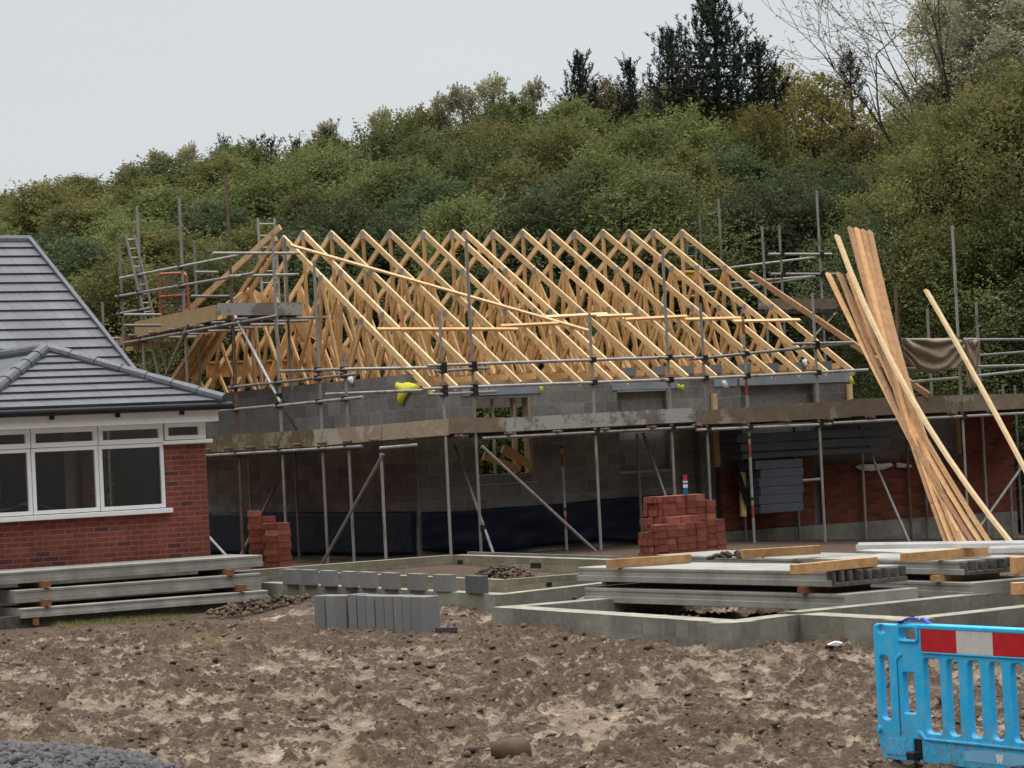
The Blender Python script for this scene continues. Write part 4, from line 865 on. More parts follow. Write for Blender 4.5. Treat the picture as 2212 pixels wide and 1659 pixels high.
mb=MB(); mb.box(H,-4.6,-.2,-1.7,-.6,.30,.48); o=build(mb,'footing','cut_concrete'); tag(o,'dark rough footing in shade beneath the plank stack','footing')
ga='precast planks stacked inside the right-hand foundation'
ZS=.98
def sp(x,y,z): return onz(x,y,z)
plank(sp(1248,1225,ZS),sp(1802,1234,ZS),1.0,.165,'upper precast plank with broken cells at its end, nearest stack',group=ga,ribs=8)
plank(sp(1264,1269,ZS-.235),sp(1825,1284,ZS-.235),1.0,.17,'lower precast plank of the nearest stack, resting in the foundation',group=ga,ribs=0)
plank(sp(1760,1206,ZS),sp(2088,1211.5,ZS),.95,.155,'upper precast plank with broken cells, right-hand stack',group=ga,ribs=7)
plank(sp(1790,1249,ZS-.225),sp(2102,1259,ZS-.225),.95,.17,'lower precast plank of the right-hand stack',group=ga)
plank(sp(1420,1198,ZS-.03),sp(1730,1207,ZS-.03),1.0,.15,'precast plank lying behind the nearest stack with mortar lumps on it',group=ga)
plank(sp(1850,1188,ZS),sp(2000,1195,ZS),1.0,.15,'pale precast plank behind the right-hand stack under white trims','pale_concrete_top',ga)
def bearer(x1,y1,x2,y2,z,label,w_=.09,h_=.10):
    a=onz(x1,y1,z); b=onz(x2,y2,z); mb=MB(); mb.bar(a,b,w_,h_); o=build(mb,'timber_bearer','bearer_timber',bevel=.004); tag(o,label,'timber bearer','timber bearers on the planks')
bearer(1312,1218,1490,1206,ZS+.055,'orange timber bearer at the left of the nearest upper plank')
bearer(1602,1197,1770,1187,ZS+.06,'knotty timber bearer lying furthest back on the planks')
bearer(1713,1230,1889,1213,ZS+.055,'timber bearer near the broken right end of the nearest upper plank')
bearer(1950,1205,2136,1190,ZS+.06,'timber bearer lying across the right-hand stack')
bearer(2188,1222,2290,1216,ZS+.1,'big timber block cut by the right edge of the photo',.16,.16)
bearer(2188,1272,2290,1266,ZS-.2,'lower timber block at the right edge of the photo',.14,.12)
for (x,y,z,lb) in ((1311,1257,ZS-.20,'small spacer between the nearest planks at the left'),(1735,1275,ZS-.20,'small spacer between the nearest planks at the right'),(2022,1250,ZS-.19,'small pale spacer between the right-hand planks')):
    p=onz(x,y,z); mb=MB(); mb.hexa([p+Ud*a+Wd*b+Zd*c for c in (-.035,.035) for a,b in ((-.04,-.05),(.85,-.05),(.85,.05),(-.04,.05))]); o=build(mb,'timber_spacer','brown_bearer' if 'nearest' in lb else 'bearer_timber'); tag(o,lb,'timber spacer','timber spacers between precast planks')
for i,(x1,y1,x2,y2,z) in enumerate(((1856,1181,2290,1176,ZS+.14),(2140,1189,2290,1186,ZS+.10))):
    a=onz(x1,y1,z); b=onz(x2,y2,z); mb=MB(); mb.bar(a,b,.12,.05); mb.bar(a+Zd*.03,b+Zd*.03,.05,.03); o=build(mb,'white_trim','muddy_trim'); tag(o,['long white plastic trim lying behind the right-hand planks','short white plastic trim in front of the long one at the right edge'][i],'trim board')
heap(1590,1203,ZS+.02,.35,.2,.05,60,.02,.05,'clod','crumbs of mortar and mud on the rear plank')

# ---------------------------------------------------------------- brick stacks
def brickstack(O,d,n_,nl,nd,nc,where,skip=lambda i,j,k:False,jit=.006):
    d=d.normalized(); n_=n_.normalized(); ol=['bottom','second','third','fourth','fifth','sixth','seventh','eighth','ninth','tenth']; cl=['leftmost','second','third','fourth','fifth','rightmost']
    for k in range(nc):
        for i in range(nl):
            for j in range(nd):
                if skip(i,j,k): continue
                vis = (j==0 or i==0 or k==nc-1 or skip(i,j,k+1))
                if not vis: continue
                o_=O+d*(i*.222+random.uniform(-jit,jit)+.015*(k%2))+n_*(j*.112+random.uniform(-jit,jit))+Zd*(k*.107)
                r=random.uniform(-.02,.02); dd=(d+n_*r).normalized(); nn=(n_-d*r).normalized(); mb=MB()
                mb.obar(o_+d*.107+n_*.052+Zd*.0525,dd*.106,nn*.050,Zd*.0515)
                mb.obar(o_+d*.107-nn*.0+Zd*.0525,dd*.082,nn*.0035,Zd*.033) if (k+i)%2==0 and j==0 else None
                ob=build(mb,'brick','stack_brick')
                dl=['front','second','third','fourth','fifth'][j]
                tag(ob,f'red brick, {ol[k]} course, {cl[i] if i<nl-1 else "rightmost"} in {dl} row, {where}','brick',f'bricks, {where}')
t=NT('stack_brick',.85); v=t.coord('Object'); n=t.noise(v,12,4); c=t.ramp(t.rand(),[(0,(.19,.055,.038)),(.4,(.25,.075,.050)),(.85,(.29,.092,.060)),(1,(.38,.14,.085))]); c=t.hue(c,t.rng(n,.3,.7,.75,1.2)); t.col(c); t.bump(t.noise(v,60,3),.6,.01)
o1=ground_at(574,1229); o1.z=min(o1.z,.66)
du=Vector((math.cos(math.radians(12)),math.sin(math.radians(12)),0)); dn=Vector((-du.y,du.x,0))
brickstack(o1,du,dn,2,3,7,'small stack by house')
o1b=o1+dn*.40-du*.20; brickstack(o1b,du,dn,2,2,9,'taller rear of small stack',skip=lambda i,j,k:(k==8 and i==1))
o2=ground_at(1422,1200); o2.z=.56
d2=Vector((math.cos(math.radians(42)),math.sin(math.radians(42)),0)); n2=Vector((-d2.y,d2.x,0))
brickstack(o2,d2,n2,5,4,6,'front of large stack',skip=lambda i,j,k:(k==5 and (i<2 or j==0)) or (k==4 and i==0 and j>1),jit=.011)
brickstack(o2+n2*.50+d2*.75,d2,n2,6,5,9,'tall rear of large stack',skip=lambda i,j,k:(k>4 and i==5) or (k==8 and i==4 and j<2),jit=.011)
mb=MB(); pb=o2+n2*.25+d2*.02+Zd*.54; mb.obar(pb+Zd*.05,d2*.05,n2*.10,Zd*.05); o=build(mb,'brick','stack_brick'); tag(o,'single brick lying on top of the front of the large stack','brick','bricks, front of large stack')
# aerosol can on the tall stack
cb=B.inv(onY(1481,1068,(o2+n2*.7+d2*.9).y)); cp=onY(1481.5,1068,(o2+n2*.7+d2*.9).y); cp.z=.56+9*.107+.002
ct=thing('spray_can',cp,'blue spray can with a red cap standing on the tall brick stack','can')
mb=MB(); mb.tube(cp,cp+Zd*.235,.037,16); build(mb,'can_body','blue_label',ct,smooth=False)
mb=MB(); mb.tube(cp+Zd*.235,cp+Zd*.255,.037,16,.026); mb.tube(cp+Zd*.255,cp+Zd*.325,.033,16,.030); build(mb,'cap','red_plastic',ct)
mb=MB(); mb.tube(cp+Zd*.12,cp+Zd*.17,.0378,16); mb.tube(cp+Zd*.20,cp+Zd*.222,.0378,16); build(mb,'label_band','white_plastic',ct)
# odds and ends on the mud
p=ground_at(283,1333); p.z=hz(p.x,p.y)+.07
mb=MB(); k=18; mb.slab([p+Vector((math.cos(2*math.pi*i/k)*.19,math.sin(2*math.pi*i/k)*.15,.03*math.sin(i*2.1)+.02)) for i in range(k)],(0,0,.035)); mb.obar(p+Vector((.08,.0,.08)),Vector((.08,0,.01)),Vector((0,.05,0)),Vector((0,0,.012))); o=build(mb,'bucket_lid','white_plastic',bevel=.01); tag(o,'white dented lid lying on the mud below the plank stack','lid')
p=ground_at(965,1372); p.z=hz(p.x,p.y)+.03; mb=MB(); mb.obar(p,Vector((.115,.01,0)),Vector((-.01,.05,0)),Vector((0,0,.035))); o=build(mb,'engineering_brick',simple('blue_brick',(.085,.06,.07),.7).m,bevel=.006); tag(o,'dark purple brick lying on the mud right of the upright blocks','brick')
for (x,y,lb,s_) in ((1105,1640,'round brown boulder half buried at the bottom edge of the photo',.16),(1085,1373,'flat stone by the nearest foundation corner',.10),(668,1352,'dark stone left of the upright blocks',.07)):
    p=ground_at(x,y); V_=IV2*(1+.35*(rng.random((len(IV2),1))-.5)); me=np_obj('boulder',V_*np.array([s_,s_*.8,s_*.62]),IF2,'clod',loc=(p.x,p.y,hz(p.x,p.y)+s_*.25),smooth=True); tag(me,lb,'stone')
for j,(x,y,lb,pts) in enumerate(((1805,1404,'white and blue plastic scrap on the mud left of the barrier',[(-.07,0),(.0,.025),(.07,.01),(.03,-.015)]),(1868,1392,'crumpled blue tape against the barrier\'s left end',[(-.10,-.03),(-.02,.05),(.05,.12),(.07,.0),(.0,-.05)]))):
    p=ground_at(x,y); mb=MB(); mb.slab([p+Vector((a,0,b+.05)) for a,b in pts],(0,.02,.01)); o=build(mb,'plastic_scrap','blue_strap' if j else 'white_cloth'); tag(o,lb,'scrap')

# ---------------------------------------------------------------- plastic barrier
BA=onY(1884,1345,20.); BA.z=0; pr=onz(2212,1362,1.0); bd=Vector((pr.x-BA.x,pr.y-BA.y,0)).normalized(); bn=Vector((-bd.y,bd.x,0))   # along, and away from the camera
gb_=gz(BA.x,BA.y)
bar_=thing('site_barrier',Vector((BA.x,BA.y,gb_)),'bright blue plastic site barrier with a red and white strip','barrier')
def bpl(zx,zy):
    x=1810+zx*.2228; y=1289+zy*.2228; d=ray(x,y); t=BA.dot(bn)/d.dot(bn); p=Vector((d.x*t,d.y*t,EYE+d.z*t)); return ((p-BA).dot(bd),p.z)
def rrect(x0,y0,x1,y1,r,n=5):
    r=min(r,(x1-x0)/2-1e-4,(y1-y0)/2-1e-4); o=[]
    for cx,cy,a in ((x1-r,y1-r,0),(x0+r,y1-r,90),(x0+r,y0+r,180),(x1-r,y0+r,270)):
        for i in range(n+1): q=math.radians(a+90*i/n); o.append((cx+r*math.cos(q),cy+r*math.sin(q)))
    return o
def sheet(name,outer,holes,mat,t0,th,bev=.012,parent=None):
    cu=bpy.data.curves.new(name,'CURVE'); cu.dimensions='2D'; cu.fill_mode='BOTH'; cu.extrude=max(th/2-bev,.0005); cu.bevel_depth=bev; cu.bevel_resolution=2; cu.offset=-bev
    for pts in [outer]+holes:
        s_=cu.splines.new('POLY'); s_.points.add(len(pts)-1); s_.use_cyclic_u=True
        for q,pp in zip(s_.points,pts): q.co=(pp[0],pp[1],0,1)
    co=bpy.data.objects.new(name,cu); sc.collection.objects.link(co); dg=bpy.context.evaluated_depsgraph_get(); me=bpy.data.meshes.new_from_object(co.evaluated_get(dg)); bpy.data.objects.remove(co)
    O_=org(parent); base=BA+bn*(t0+th/2)
    for v_ in me.vertices: c=v_.co.copy(); w3=base+bd*c.x+Zd*c.y-bn*c.z; v_.co=w3-O_
    o=bpy.data.objects.new(name,me); sc.collection.objects.link(o); o.parent=parent; me.materials.clear(); me.materials.append(M[mat]); return o
s_of=lambda zx,zy=900: bpl(zx,zy)[0]
zz=lambda zx,zy: bpl(zx,zy)[1]
ztop=1.0; zbot=zz(600,1590); WB=2.02
hl=[rrect(s_of(600,350),zz(650,418),s_of(762,350),zz(650,300),.025), rrect(s_of(385,310),zz(420,350),s_of(455,310),zz(420,275),.03,8),
    rrect(.062,zz(440,1185),s_of(503),zz(440,572),.03), rrect(s_of(632),zz(690,1130),s_of(742),zz(690,740),.004)]
x0s=[(838,995,598,1325),(1060,1168,610,1340)]
sl0=s_of(838); 
slots=[(s_of(838),s_of(993)),(s_of(1062),s_of(1172)),(s_of(1265),s_of(1383)),(s_of(1475),s_of(1592)),(s_of(1683),s_of(1800))]
pitch=slots[3][0]-slots[2][0]; 
while slots[-1][1]+pitch<WB-.25: a,b=slots[-1]; slots.append((a+pitch,b+pitch))
zs0=zz(900,1325); zs1=zz(900,600)
for a,b in slots: hl.append(rrect(a,zs0,b,zs1,.038))
outl=rrect(0,zbot,WB,ztop,.03)
# left foot corner is chamfered
fx0=s_of(740,1500); fx1=s_of(815,1500)
outl=[(0,.17),(.035,zbot+.03),(.06,zbot),(fx0,zbot),(fx0,zz(780,1385)),(fx1,zz(780,1385)),(fx1,zbot),(WB-.06,zbot),(WB,.1),(WB,ztop-.04),(WB-.03,ztop),(.04,ztop),(.012,ztop-.012),(0,ztop-.04)]
sheet('panel',outl,hl,'barrier_blue',0,.055,.010,bar_)
sheet('top_rail',rrect(s_of(575,230),ztop-.028,WB-.02,ztop+.012,.01),[],'barrier_blue',-.012,.085,.012,bar_)
sheet('lower_rail',[(s_of(760),zz(770,1300)),(s_of(790),zz(790,1300)),(s_of(830),zz(830,1350)-.012),(WB-.05,zs0-.035),(WB-.05,zs0-.055),(s_of(830),zz(830,1350)-.03),(s_of(760),zz(760,1330))],[],'barrier_blue',-.012,.03,.006,bar_)
sheet('handle_rim',rrect(s_of(575,350),zz(650,440),s_of(782,350),zz(650,275),.035),[rrect(s_of(600,350),zz(650,418),s_of(762,350),zz(650,300),.025)],'barrier_blue',-.014,.03,.006,bar_)
sheet('web_rib',[(s_of(575),zz(600,1330)),(s_of(575),zz(600,600)),(s_of(600),zz(620,560)),(s_of(640),zz(640,548)),(s_of(640),zz(640,570)),(s_of(592),zz(600,610)),(s_of(592),zz(600,1330))],[],'barrier_blue',-.010,.02,.004,bar_)
tz1=zz(815,287)-.004; tz0=zz(815,530); t0_=s_of(812,400); tw=s_of(1155,420)-t0_
for i in range(5):
    a=t0_+tw*i; b=min(a+tw,WB-.16)-.002
    if b-a<.05: break
    sheet('reflective_tile',rrect(a,tz0,b,tz1,.004,1),[],'tape_red' if i%2==0 else 'tape_white',-.009,.008,.001,bar_)
sheet('tile_frame',rrect(t0_-.012,tz0-.012,WB-.14,tz1+.010,.01),[rrect(t0_-.002,tz0-.002,WB-.16,tz1+.001,.004)],'barrier_blue',-.012,.014,.003,bar_)
mb=MB(); c0=BA+bd*s_of(410,1280)+Zd*zz(410,1280); mb.tube(c0-bn*.022,c0+bn*.01,.022,14); build(mb,'fixing_stud','barrier_blue',bar_)
sheet('side_plate',rrect(s_of(470,1450),zz(540,1530),s_of(655,1450),zz(540,1375),.006),[],'barrier_blue',-.004,.006,.001,bar_)
# dark rubber foot showing in the notch
mb=MB(); f0=BA+bd*((fx0+fx1)/2); mb.obar(f0+bn*.03+Zd*(gb_+.14),bd*.035,bn*.02,Zd*.14); mb.obar(f0+bn*.06+Zd*(gb_+.02),bd*.045,bn*.14,Zd*.03); build(mb,'foot','black_plastic',bar_,bevel=.01)
mb=MB(); f0=BA+bd*(WB-.25); mb.obar(f0+bn*.03+Zd*(gb_+.03),bd*.05,bn*.28,Zd*.03); build(mb,'foot','black_plastic',bar_,bevel=.01)
# worn sticker with a white W mark
sheet('sticker',[(s_of(1235,1600),zz(1300,1600)),(s_of(1235,1500),zz(1300,1505)),(s_of(1420,1500),zz(1420,1492)),(s_of(1420,1500)+.42,zz(1420,1492)-.0),(s_of(1420,1500)+.42,zz(1300,1600))],[],'sticker',-.003,.004,.0008,bar_)
def stroke(pts,wd,name,mat,t0):
    mb=MB()
    for (a,b),(c,d) in zip(pts,pts[1:]):
        p=BA+bd*a+Zd*b+bn*t0; q=BA+bd*c+Zd*d+bn*t0; mb.bar(p,q,wd,.0016,bn)
    return build(mb,name,mat,bar_)
wx=s_of(1545,1580); wy=zz(1585,1620); ww=.062; wh=.062
stroke([(wx,wy+wh),(wx+ww*.27,wy),(wx+ww*.5,wy+wh*.75),(wx+ww*.73,wy),(wx+ww,wy+wh)],.014,'sticker_mark','white_plastic',-.0045)
stroke([(wx+ww*.22,wy+wh*1.02),(wx+ww*.36,wy+wh*.62),(wx+ww*.5,wy+wh*1.05),(wx+ww*.64,wy+wh*.62),(wx+ww*.78,wy+wh*1.02)],.009,'sticker_mark','white_plastic',-.0048)
# blue strap tangled on the top rail
st=MB(); q0=s_of(575,215)
pts=[(0,.004),(.07,.03),(.13,.045),(.15,.03),(.20,.034),(.24,.028),(.26,.045),(.30,.02),(.33,.004)]
for (a,b),(c,d) in zip(pts,pts[1:]): st.bar(BA+bd*(q0+a)+Zd*(ztop+.008+b)+bn*.02,BA+bd*(q0+c)+Zd*(ztop+.008+d)+bn*.035,.05,.008,Zd)
st.bar(BA+bd*(q0+.01)+Zd*(ztop+.02)-bn*.012,BA+bd*(q0+.2)+Zd*(ztop+.05)+bn*.02,.03,.006,Zd)
o=build(st,'blue_strap','blue_strap'); tag(o,'dark blue strap tangled on the top rail of the barrier','strap')

# ---------------------------------------------------------------- trees
def rvec(n): v=rng.normal(size=(n,3)); return v/np.linalg.norm(v,axis=1)[:,None]
def leaf_quads(C,size,aspect=.6):
    n=len(C); nn=rvec(n)+np.array([0,-.15,.75]); nn/=np.linalg.norm(nn,axis=1)[:,None]; a=rvec(n); a=a-(a*nn).sum(1)[:,None]*nn; a/=np.linalg.norm(a,axis=1)[:,None]; b=np.cross(nn,a); b=b-(a*b).sum(1)[:,None]*a; b/=np.linalg.norm(b,axis=1)[:,None]; s=(size*(.6+.8*rng.random(n)))[:,None]*.5
    V=np.stack([C-a*s,C+b*s*aspect,C+a*s,C-b*s*aspect],1).reshape(-1,3); return V,np.arange(n*4).reshape(-1,4)
def limbs_mesh(segs):
    mb=MB()
    for a,b,r1,r2 in segs: mb.tube(a,b,r1,6,r2)
    return mb
def crown_pts(Ht,R,nl,per,kl,low=.12,spread=.55,lr=(.34,.55)):
    P=[];T=[];lob=[]
    for i in range(nl):
        t_=low+(1-low)*(i+.5)/nl; t_=min(.97,t_+rng.normal()*.04); prof=R*(math.sin(math.pi*min(1,(t_*.80+.22)))**.6); a=i*2.4+rng.normal()*.3; rr=prof*(.45+.4*rng.random())
        lrad=R*(lr[0]+(lr[1]-lr[0])*rng.random())*(.75 if t_>.85 else 1); zc=min(t_*Ht,Ht-lrad*.9); lob.append((np.array([math.cos(a)*rr*(1 if t_<.85 else .5),math.sin(a)*rr*(1 if t_<.85 else .5),zc]),lrad))
    for c,lrad in lob:
        d=rvec(per); rad=lrad*(.60+.58*rng.random(per)); cc=c+d*rad[:,None]*np.array([1,1,.85]); tone=.35*rng.random()
        k=kl; off=rng.normal(size=(per,k,3))*lrad*.14; pts=(cc[:,None]+off).reshape(-1,3); tn=(tone+.35*np.repeat(rng.random(per),k)+.3*rng.random(per*k)); P.append(pts); T.append(tn)
        ns=16; sd=rvec(ns)*np.array([1,1,.6])+np.array([0,0,.55]); sd/=np.linalg.norm(sd,axis=1)[:,None]; sl=lrad*(.25+.55*rng.random(ns)); m_=26; u_=rng.random((ns,m_,1))
        sp_=(c+sd*lrad*.8)[:,None]+sd[:,None]*u_*sl[:,None,None]+rng.normal(size=(ns,m_,3))*.055*(1.3-u_); P.append(sp_.reshape(-1,3)); T.append(tone+.2+.45*rng.random(ns*m_))
    return np.concatenate(P),.22+.55*np.concatenate(T),lob
variants=[]
def make_variant(Ht,R,nl,per,kl,leaf,mat,low=.1,barkm='bark'):
    P,T,lob=crown_pts(Ht,R,nl,per,kl,low); V,Q_=leaf_quads(P,leaf)
    segs=[]; prev=Vector((0,0,-.6)); 
    for i in range(6):
        nx=Vector((rng.normal()*.12,rng.normal()*.12,Ht*.13*(i+1))); segs.append((prev,nx,.14*R/2.4*(1-i*.13),.14*R/2.4*(1-(i+1)*.13))); prev=nx
    for c,lr_ in lob:
        z0=max(.3,c[2]*.55); segs.append((Vector((0,0,z0)),Vector(c),.05,.02))
        for _ in range(5): e_=c+rvec(1)[0]*lr_*1.12; segs.append((Vector(c),Vector(e_),.02,.006))
    return dict(V=V,Q=Q_,T=T,segs=segs,H=Ht,mat=mat,bark=barkm,meshes=None)
def place_tree(var,loc,sx,sz,rot,label,name='broadleaf_tree',cat='tree',group='trees on the wooded bank',mat=None):
    key=mat or var['mat']; var.setdefault('cache',{})
    t_=thing(name,loc,label,cat,group); t_.scale=(sx,sx,sz); t_.rotation_euler=(0,0,rot)
    if key not in var['cache']:
        c=np_obj('crown',var['V'],var['Q'],key,attrs={'rnd':('FACE',var['T'])}); mb=limbs_mesh(var['segs']); me=bpy.data.meshes.new('trunk'); me.from_pydata(mb.v,[],mb.f); me.materials.append(M[var['bark']]); tr=bpy.data.objects.new('trunk',me); sc.collection.objects.link(tr); var['cache'][key]=(c,tr)
    else:
        c,tr=[o.copy() for o in var['cache'][key]]; sc.collection.objects.link(c); sc.collection.objects.link(tr)
    c.parent=t_; tr.parent=t_; return t_
rng=np.random.default_rng(11)
VA=[make_variant(8,2.3,26,56,46,.080,'leaf_green',.04),make_variant(8,2.6,30,54,44,.078,'leaf_olive',.04),make_variant(8,2.2,24,60,46,.080,'leaf_dark',.04),make_variant(8,2.5,30,52,44,.074,'leaf_green',.04),make_variant(8,2.7,34,50,40,.086,'leaf_green',.04)]
skyl=[(-150,450),(0,430),(100,395),(200,382),(300,372),(400,360),(500,335),(600,320),(700,290),(800,262),(900,248),(1000,242),(1100,216),(1200,196),(1300,186),(1400,190),(1500,206),(1600,230),(1700,245),(1800,265),(1900,275),(1950,250),(2050,180),(2130,140),(2212,118),(2360,100)]
def sky_y(x):
    for (a,b),(c,d) in zip(skyl,skyl[1:]):
        if a<=x<=c: return b+(d-b)*(x-a)/(c-a)
    return skyl[0][1] if x<0 else skyl[-1][1]
lm=['left of the grey roof ridge','above the grey roof','over the orange loading gate','over the first roof truss','above the trusses left of centre','above the middle roof trusses','above the centre of the roof','above the trusses right of centre','over the last roof trusses','above the rear right scaffold tower','over the tops of the leaning battens','behind the lone leaning batten','at the right edge of the photo','just beyond the right edge']
rows=[(63,205,'at the bank foot'),(66,150,'just above the bank foot'),(70,100,'low on the bank'),(74,52,'high on the bank'),(79,18,'just below the skyline'),(84,-6,'on the skyline')]
kinds={'leaf_green':'mid-green','leaf_olive':'olive-green','leaf_dark':'dark green','leaf_yellow':'yellowing','leaf_brown':'brownish green'}
pal=[['leaf_dark','leaf_green','leaf_olive','leaf_dark','leaf_green'],['leaf_dark','leaf_green','leaf_olive'],['leaf_dark','leaf_olive','leaf_green','leaf_green'],['leaf_green','leaf_olive','leaf_green'],['leaf_green','leaf_olive','leaf_green','leaf_yellow','leaf_olive'],['leaf_green','leaf_olive','leaf_brown','leaf_green','leaf_yellow']]
for ri,(Y,dy,rl_) in enumerate(rows):
    nx_=14
    for i in range(nx_):
        x=-70+i*(2212+170)/(nx_-1)+random.uniform(-28,28)+(60 if ri%2 else 0); ty=sky_y(x)+dy*(1.0 if x<1700 else .8)+(random.uniform(-14,14) if ri<4 else random.uniform(-16,22))
        top=onY(x,ty,Y); g=hz(top.x,Y)-.2; h_=top.z-g
        mat=random.choice(pal[ri]); 
        if x>1780 and ri>2: mat='leaf_olive' if random.random()<.7 else 'leaf_brown'
        if 560<x<780 and ri>=4: mat='leaf_olive'
        place_tree(VA[(i*2+ri)%5],(top.x,Y+random.uniform(-1,1),g),random.uniform(.92,1.12)*(1 if h_>5 else .9),h_/8.*1.0,random.uniform(0,6.28),f'{kinds[mat]} tree {rl_}, {lm[min(13,max(0,int((x+70)/2400*14)))]}' ,mat=mat)
# lighter thin-leaved trees breaking the skyline
VP=[make_variant(8,1.5,18,26,10,.085,'leaf_pale',.35,'bark_pale'),make_variant(8,1.9,22,30,16,.085,'leaf_pale',.15,'bark_pale'),make_variant(8,1.9,26,42,20,.075,'leaf_pale',.2,'bark_pale')]
def at_top(x,y,Y): p=onY(x,y,Y); g=hz(p.x,Y)-.2; return p,g
for (x,y,Y,k,s_,lb) in ((1000,205,84,0,.75,'thin pale-leaved tree topmost left of centre on the skyline'),(1060,185,85,0,.8,'tallest thin pale-leaved tree above the middle trusses'),(955,225,84,0,.6,'small pale-leaved tree just left of the tallest thin one'),(1150,192,86,0,.6,'wispy pale tree left of the small pine'),
    (705,280,85,0,.6,'wispy pale tree above the first roof truss'),(1690,150,80,1,1.0,'pale olive feathery tree right of the big pine'),(1770,170,78,1,1.1,'broad pale olive tree between the pine and the bare tree'),(1640,235,74,1,.8,'low pale olive tree below the big pine'),(1880,280,74,1,.9,'loose pale yellow tree below the bare tree'),
    (345,345,84,0,.7,'sparse pale tree over the raised left scaffold'),(405,330,85,0,.5,'slim bare-topped tree right of the sparse pale one'),(275,372,84,0,.55,'sparse pale tree above the left ladder'),(90,408,84,0,.55,'wispy tree over the grey roof ridge end'),
    (2160,-60,82,2,1.7,'tall pale leafy tree in the top right corner'),(2040,-20,84,2,1.3,'tall pale leafy tree behind the bare branches'),(2250,-40,80,2,1.6,'tall pale leafy tree at the right edge'),(820,255,86,0,.6,'low wispy tree over the early trusses')):
    p,g=at_top(x,y-(14 if k==0 else 0),Y); place_tree(VP[k],(p.x,Y,g),s_,(p.z-g)/8,random.uniform(0,6),lb,'thin_leaved_tree','tree','thin pale trees along the skyline',mat='leaf_pale' if (k==0 or x>1950) else 'leaf_yellow')
# dense bushes at the right, nearer
VB=[make_variant(8,2.6,32,66,48,.068,'leaf_olive',.02),make_variant(8,2.4,30,66,48,.068,'leaf_green',.02)]
for (x,y,Y,s_,k,mt,lb) in ((2120,215,60,1.15,0,'leaf_olive','large olive willow-like tree right of the tall pole'),(2240,150,59,1.2,0,'leaf_olive','tallest olive tree at the right edge of the photo'),(2010,330,61.5,1.0,0,'leaf_olive','olive tree behind the leaning battens'),(2200,430,57.5,1.1,1,'leaf_green','grey-green bush behind the far right guard rails'),(1910,470,60.5,.9,1,'leaf_dark','dark bush filling the gap behind the steep battens'),(2080,560,58,.85,1,'leaf_green','low green bush above the hessian sheet'),(2300,560,56.5,1.0,1,'leaf_dark','dark bush low at the right edge')):
    p=onY(x,y,Y); g=gz(p.x,Y)-.3; place_tree(VB[k],(p.x,Y,g),s_,(p.z-g)/8,random.uniform(0,6),lb,'bushy_tree','tree','near trees on the right',mat=mt)
# pines
def pine_arrays(Ht,R,base,nw,nb,tuft,seed):
    r_=np.random.default_rng(seed); segs=[(Vector((0,0,-.5)),Vector((0,0,Ht*.6)),.16,.10),(Vector((0,0,Ht*.6)),Vector((0,0,Ht-.1)),.10,.02)]; tips=[]
    for i in range(nw):
        t_=(i+.5)/nw; z=base+(Ht-base)*t_; rr=R*(1-t_**1.7*.86)*(.8+.3*r_.random())*(.55+.45*min(1,t_/.25))
        for j in range(nb):
            a=6.28*j/nb+r_.random()*.9+i; L_=rr*(.55+.6*r_.random()); d=Vector((math.cos(a),math.sin(a),0)); p0=Vector((0,0,z)); p1=p0+d*L_*.6+Vector((0,0,.02*L_)); p2=p0+d*L_+Vector((0,0,.35*L_*r_.random()+.1)); segs+= [(p0,p1,.035,.022),(p1,p2,.022,.01)]
            for q in range(int(2+4*L_)):
                s=r_.random()**.6; b=p0.lerp(p1,s*1.4) if s<.7 else p1.lerp(p2,(s-.7)/.3); side=Vector((r_.normal()*.22,r_.normal()*.22,abs(r_.normal())*.16+.05)); tips.append((b+side*.4,b+side+Vector((0,0,.22+.12*r_.random()))))
            tips.append((p2,p2+Vector((0,0,.28))))
    for q in range(5): tips.append((Vector((0,0,Ht-.5+.12*q)),Vector((r_.normal()*.06,r_.normal()*.06,Ht-.2+.12*q))))
    C=[];D=[]
    for a,b in tips:
        n_=tuft; s=r_.random(n_); pts=np.array(a)[None]*(1-s)[:,None]+np.array(b)[None]*s[:,None]; dv_=rvec(n_)*.8; dv_[:,2]=np.abs(dv_[:,2])*.6+.35; dv_/=np.linalg.norm(dv_,axis=1)[:,None]; C.append(pts); D.append(dv_)
    C=np.concatenate(C); D=np.concatenate(D); sd=np.cross(D,rvec(len(D))); sd/=np.linalg.norm(sd,axis=1)[:,None]; Ln=(.07+.05*rng.random(len(C)))[:,None]; w_=.013
    V=np.stack([C-sd*w_,C+sd*w_,C+D*Ln+sd*w_*.6,C+D*Ln-sd*w_*.6],1).reshape(-1,3); return V,np.arange(len(V)).reshape(-1,4),rng.random(len(C)),segs
def pine(x,y,Y,width,crown,lb,seed,nw=7,nb=5,tuft=26):
    p,g=at_top(x,y,Y); Ht=p.z-g; V,Q_,T,segs=pine_arrays(Ht,width/2,Ht-crown,nw,nb,tuft,seed); var=dict(V=V,Q=Q_,T=T,segs=segs,mat='needle',bark='bark'); place_tree(var,(p.x,Y,g),1,1,0,lb,'pine_tree','tree','pines on the skyline')
pine(1540,-8,78,3.9,3.7,'large dark pine standing highest above the canopy',3,12,7,30)
pine(1448,85,79,2.2,2.6,'left-hand dark pine leaning against the large pine',8,8,5)
pine(1635,112,79,2.3,2.4,'right-hand dark pine beside the large pine',5,8,5)
pine(1251,140,82,1.25,1.9,'small round-topped pine on the skyline left of the large pine',4,6,6)
pine(1358,148,82,.6,1.6,'slim pine tip just left of the large pine',6,5,4)
pine(1835,132,80,1.5,2.6,'dark pine between the pale trees on the right',7,6,5)
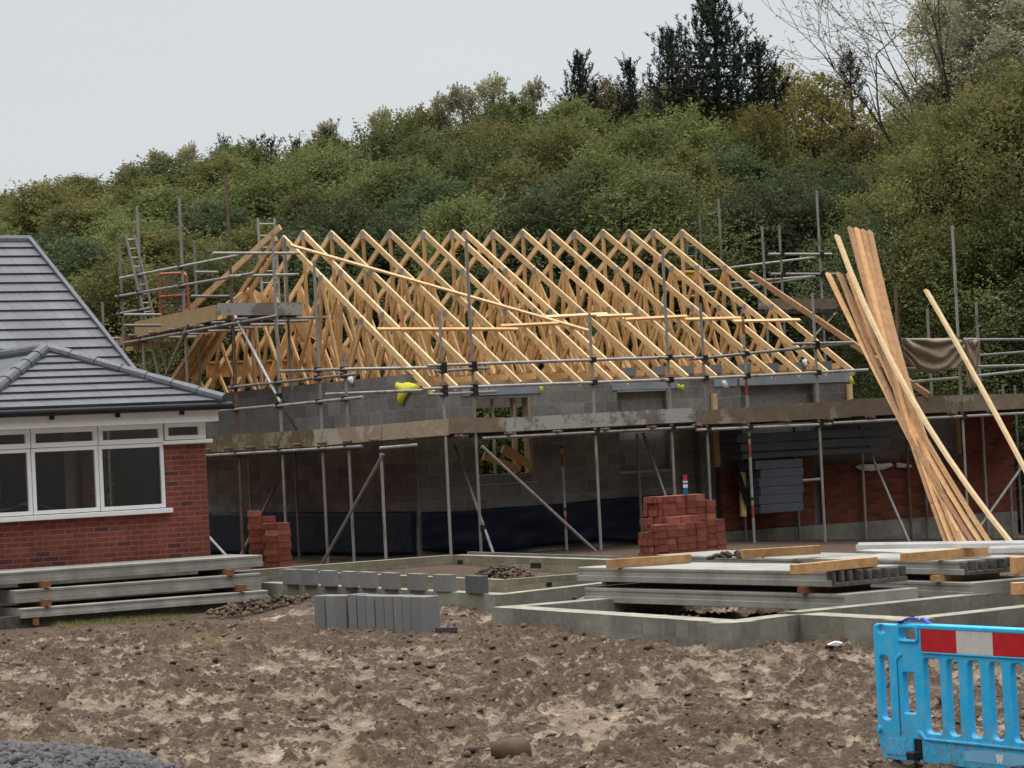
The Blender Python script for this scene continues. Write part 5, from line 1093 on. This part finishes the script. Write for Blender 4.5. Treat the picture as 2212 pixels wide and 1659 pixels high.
for i,(x,y) in enumerate(((483,322),(515,335),(548,325),(585,318),(640,322),(705,296))):
    pine(x,y,84,.7,1.6,['leftmost spiky pine tip over the left scaffold','second spiky pine tip from the left on the skyline','third spiky pine tip from the left on the skyline','fourth spiky pine tip from the left on the skyline','fifth spiky pine tip, above the first truss','rightmost of the spiky pine tips, above the second truss'][i],20+i,5,4,18)
# leafless tree top right
def bare(loc,Ht,seed,label,lean=0):
    r_=np.random.default_rng(seed); segs=[]; leaves=[]
    def grow(p,d,L_,r,dep):
        n_=3; q=p
        for i in range(n_):
            d=(d+Vector(r_.normal(size=3))*.07+Vector((0,0,.03))).normalized(); nq=q+d*L_/n_; segs.append((q,nq,r*(1-i*.2),r*(1-(i+1)*.2))); q=nq
            if dep<5 and i>0:
                for _ in range(1):
                    dd=(d+Vector(r_.normal(size=3))*.55).normalized(); grow(q,dd,L_*(.55+.2*r_.random()),r*.5,dep+1)
        if dep>=3: leaves.append(np.array(q))
        if dep<5: grow(q,(d+Vector(r_.normal(size=3))*.3).normalized(),L_*.72,r*.6,dep+1)
    segs.append((Vector((0,0,-.4)),Vector((lean,0,Ht*.42)),.13,.10)); 
    grow(Vector((lean,0,Ht*.42)),Vector((-.45,.05,1)).normalized(),Ht*.24,.06,1); grow(Vector((lean,0,Ht*.42)),Vector((.35,.0,1)).normalized(),Ht*.25,.065,1); grow(Vector((lean,0,Ht*.5)),Vector((-.15,.3,1)).normalized(),Ht*.22,.05,1)
    grow(Vector((lean,0,Ht*.45)),Vector((.75,.0,.9)).normalized(),Ht*.2,.04,2)
    Lf=np.array(leaves); Lf=Lf[rng.random(len(Lf))<.6]; Lf=np.repeat(Lf,3,0)+rng.normal(size=(len(Lf)*3,3))*.12; V,Q_=leaf_quads(Lf,.09)
    segs=[(a,b,max(r1,.006),max(r2,.005)) for a,b,r1,r2 in segs]
    place_tree(dict(V=V,Q=Q_,T=rng.random(len(Q_)),segs=segs,mat='leaf_pale',bark='bark'),loc,1,1,0,label,'bare_tree','tree','thin pale trees along the skyline')
p,g=at_top(1985,-80,72); bare((p.x,72,g),p.z-g,5,'nearly leafless dark-branched tree rising at the upper right')
p,g=at_top(2205,-90,71); bare((p.x,71,g),p.z-g,9,'sparse dark-branched tree in the top right corner')
# grass tufts below the plank stack
n=260; V=[];Fq=[]
pp=[]
for i in range(n):
    x=120+random.random()*300; p=ground_at(x,1352-(x-120)*.06+random.uniform(-4,4)); pp.append(p)
P_=np.repeat(np.array([tuple(p) for p in pp]),6,0)+rng.normal(size=(n*6,3))*[.03,.03,0]; a=rvec(n*6); a[:,2]=np.abs(a[:,2])+.8; sd=rvec(n*6); sd[:,2]=0
V=np.stack([P_-sd*.004,P_+sd*.004,P_+a*.05*rng.random((n*6,1))+sd*.002,P_+a*.05],1).reshape(-1,3)
tag(np_obj('grass',V,np.arange(len(V)).reshape(-1,4),'leaf_olive',attrs={'rnd':('FACE',rng.random(n*6))}),'thin tufts of weeds under the plank stack','grass',kind='stuff')
